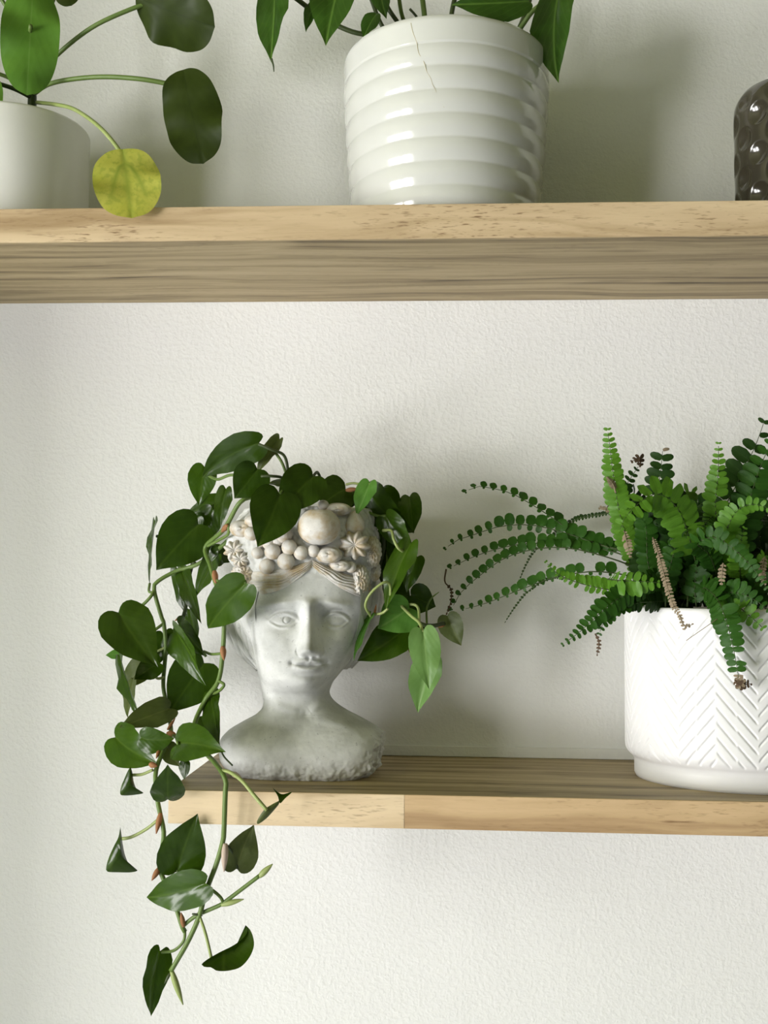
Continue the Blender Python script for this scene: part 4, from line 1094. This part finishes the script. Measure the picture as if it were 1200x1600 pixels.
frond([(1060, 930, -.1), (1030, 830, -.10), (983, 800, -.09), (940, 804, -.08), (897, 813, -.075), (866, 835, -.07), (832, 865, -.065), (808, 914, -.06)], 17, 'fern_dark', False, 40, start=.3, both=(.5, 1))
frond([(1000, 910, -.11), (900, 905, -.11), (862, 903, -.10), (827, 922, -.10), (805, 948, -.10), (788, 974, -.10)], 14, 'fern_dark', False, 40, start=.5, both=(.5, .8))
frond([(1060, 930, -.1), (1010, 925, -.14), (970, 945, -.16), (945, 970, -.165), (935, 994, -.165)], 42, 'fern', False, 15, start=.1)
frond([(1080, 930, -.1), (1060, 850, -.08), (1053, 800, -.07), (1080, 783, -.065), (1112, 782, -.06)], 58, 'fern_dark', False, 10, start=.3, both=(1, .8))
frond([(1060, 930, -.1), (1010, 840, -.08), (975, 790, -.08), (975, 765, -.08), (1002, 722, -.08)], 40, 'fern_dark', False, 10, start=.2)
frond([(1130, 930, -.1), (1130, 850, -.15), (1150, 800, -.165), (1180, 788, -.17), (1215, 800, -.175)], 44, 'fern_fresh', False, 10, start=.2)
frond([(1130, 930, -.1), (1110, 870, -.15), (1090, 850, -.17), (1120, 840, -.18), (1170, 880, -.19), (1205, 930, -.195)], 40, 'fern', False, 10, start=.2)
frond([(1160, 930, -.1), (1155, 870, -.16), (1160, 835, -.17), (1165, 822, -.17)], 40, 'fern_fresh', False, 10, start=.2)
frond([(1080, 940, -.1), (1020, 940, -.15), (985, 945, -.16), (958, 960, -.16)], 36, 'fern_dark', False, 0, start=.1)
# dense interior
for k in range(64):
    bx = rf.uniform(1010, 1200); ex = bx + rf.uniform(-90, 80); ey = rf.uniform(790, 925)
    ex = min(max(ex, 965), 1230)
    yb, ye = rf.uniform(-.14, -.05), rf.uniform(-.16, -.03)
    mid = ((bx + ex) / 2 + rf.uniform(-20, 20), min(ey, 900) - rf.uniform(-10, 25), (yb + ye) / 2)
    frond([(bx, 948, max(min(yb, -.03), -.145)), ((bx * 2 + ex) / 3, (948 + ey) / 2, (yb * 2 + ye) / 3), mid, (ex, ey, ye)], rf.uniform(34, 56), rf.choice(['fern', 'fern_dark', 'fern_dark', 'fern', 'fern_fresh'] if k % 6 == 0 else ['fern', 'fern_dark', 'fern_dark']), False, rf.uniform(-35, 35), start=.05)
# withered fronds
frond([(1020, 840, -.15), (1031, 874, -.17), (1044, 922, -.185), (1053, 948, -.19), (1062, 962, -.195), (1069, 985, -.195)], 14, 'fern_dry', False, 20, start=.02, tipf=.8)
frond([(975, 830, -.15), (980, 850, -.16), (985, 872, -.16)], 16, 'fern_dry', False, 20, start=.02)
frond([(1130, 880, -.18), (1128, 895, -.182), (1127, 915, -.182)], 14, 'fern_dry', False, 20, start=.02)
frond([(1195, 870, -.18), (1190, 895, -.185), (1196, 915, -.185)], 14, 'fern_dry', False, 20, start=.02)
frond([(1148, 1062, -.19), (1155, 1070, -.192), (1176, 1068, -.19)], 18, 'fern_dry_dark', False, 20, start=.02)
frond([(1148, 1060, -.19), (1158, 1066, -.192), (1150, 1074, -.19)], 18, 'fern_dry', False, 20, start=.02)
frond([(1062, 962, -.195), (1070, 978, -.196), (1085, 975, -.196)], 9, 'fern_dry', False, 20, start=.02)
frond([(1000, 730, -.085), (1000, 715, -.085), (985, 722, -.085)], 18, 'fern_dry_dark', False, 30, start=.02)
frond([(962, 770, -.11), (958, 757, -.11), (948, 745, -.11)], 14, 'fern_dry', False, 30, start=.2)
frond([(958, 803, -.09), (945, 792, -.09), (935, 795, -.09)], 12, 'fern_dry', False, 30, start=.2)
frond([(930, 990, -.165), (936, 1005, -.165), (932, 1026, -.165)], 9, 'fern_dry_dark', False, 30, start=.1)
frond([(697, 889, -.07), (695, 909, -.07), (705, 922, -.07), (703, 945, -.07), (692, 972, -.07)], 7, 'fern_dry_dark', False, 30, start=.3)
tube('frond', [(1122, 966, -.19), (1095, 985, -.197), (1072, 1001, -.198)], .5, M['fern_dry'], fern)
i_ = 0
for mk, L_ in extra.items():
    pass
Vx, Fx, mi, off = [], [], [], 0
keys = list(extra.keys())
for ki, mk in enumerate(keys):
    for v, f in extra[mk]:
        Vx.append(v); Fx += [tuple(q + off for q in qq) for qq in f]; mi += [ki] * len(f); off += len(v)
me = bpy.data.meshes.new('leaflets'); o0 = np.array(fern.location)
me.from_pydata((np.vstack(Vx) - o0).tolist(), [], Fx)
for mk in keys: me.materials.append(M[mk])
me.polygons.foreach_set('material_index', mi); me.polygons.foreach_set('use_smooth', [True] * len(mi)); me.update()
o = bpy.data.objects.new('leaflets', me); COL.objects.link(o); o.parent = fern; o['kind'] = 'stuff'
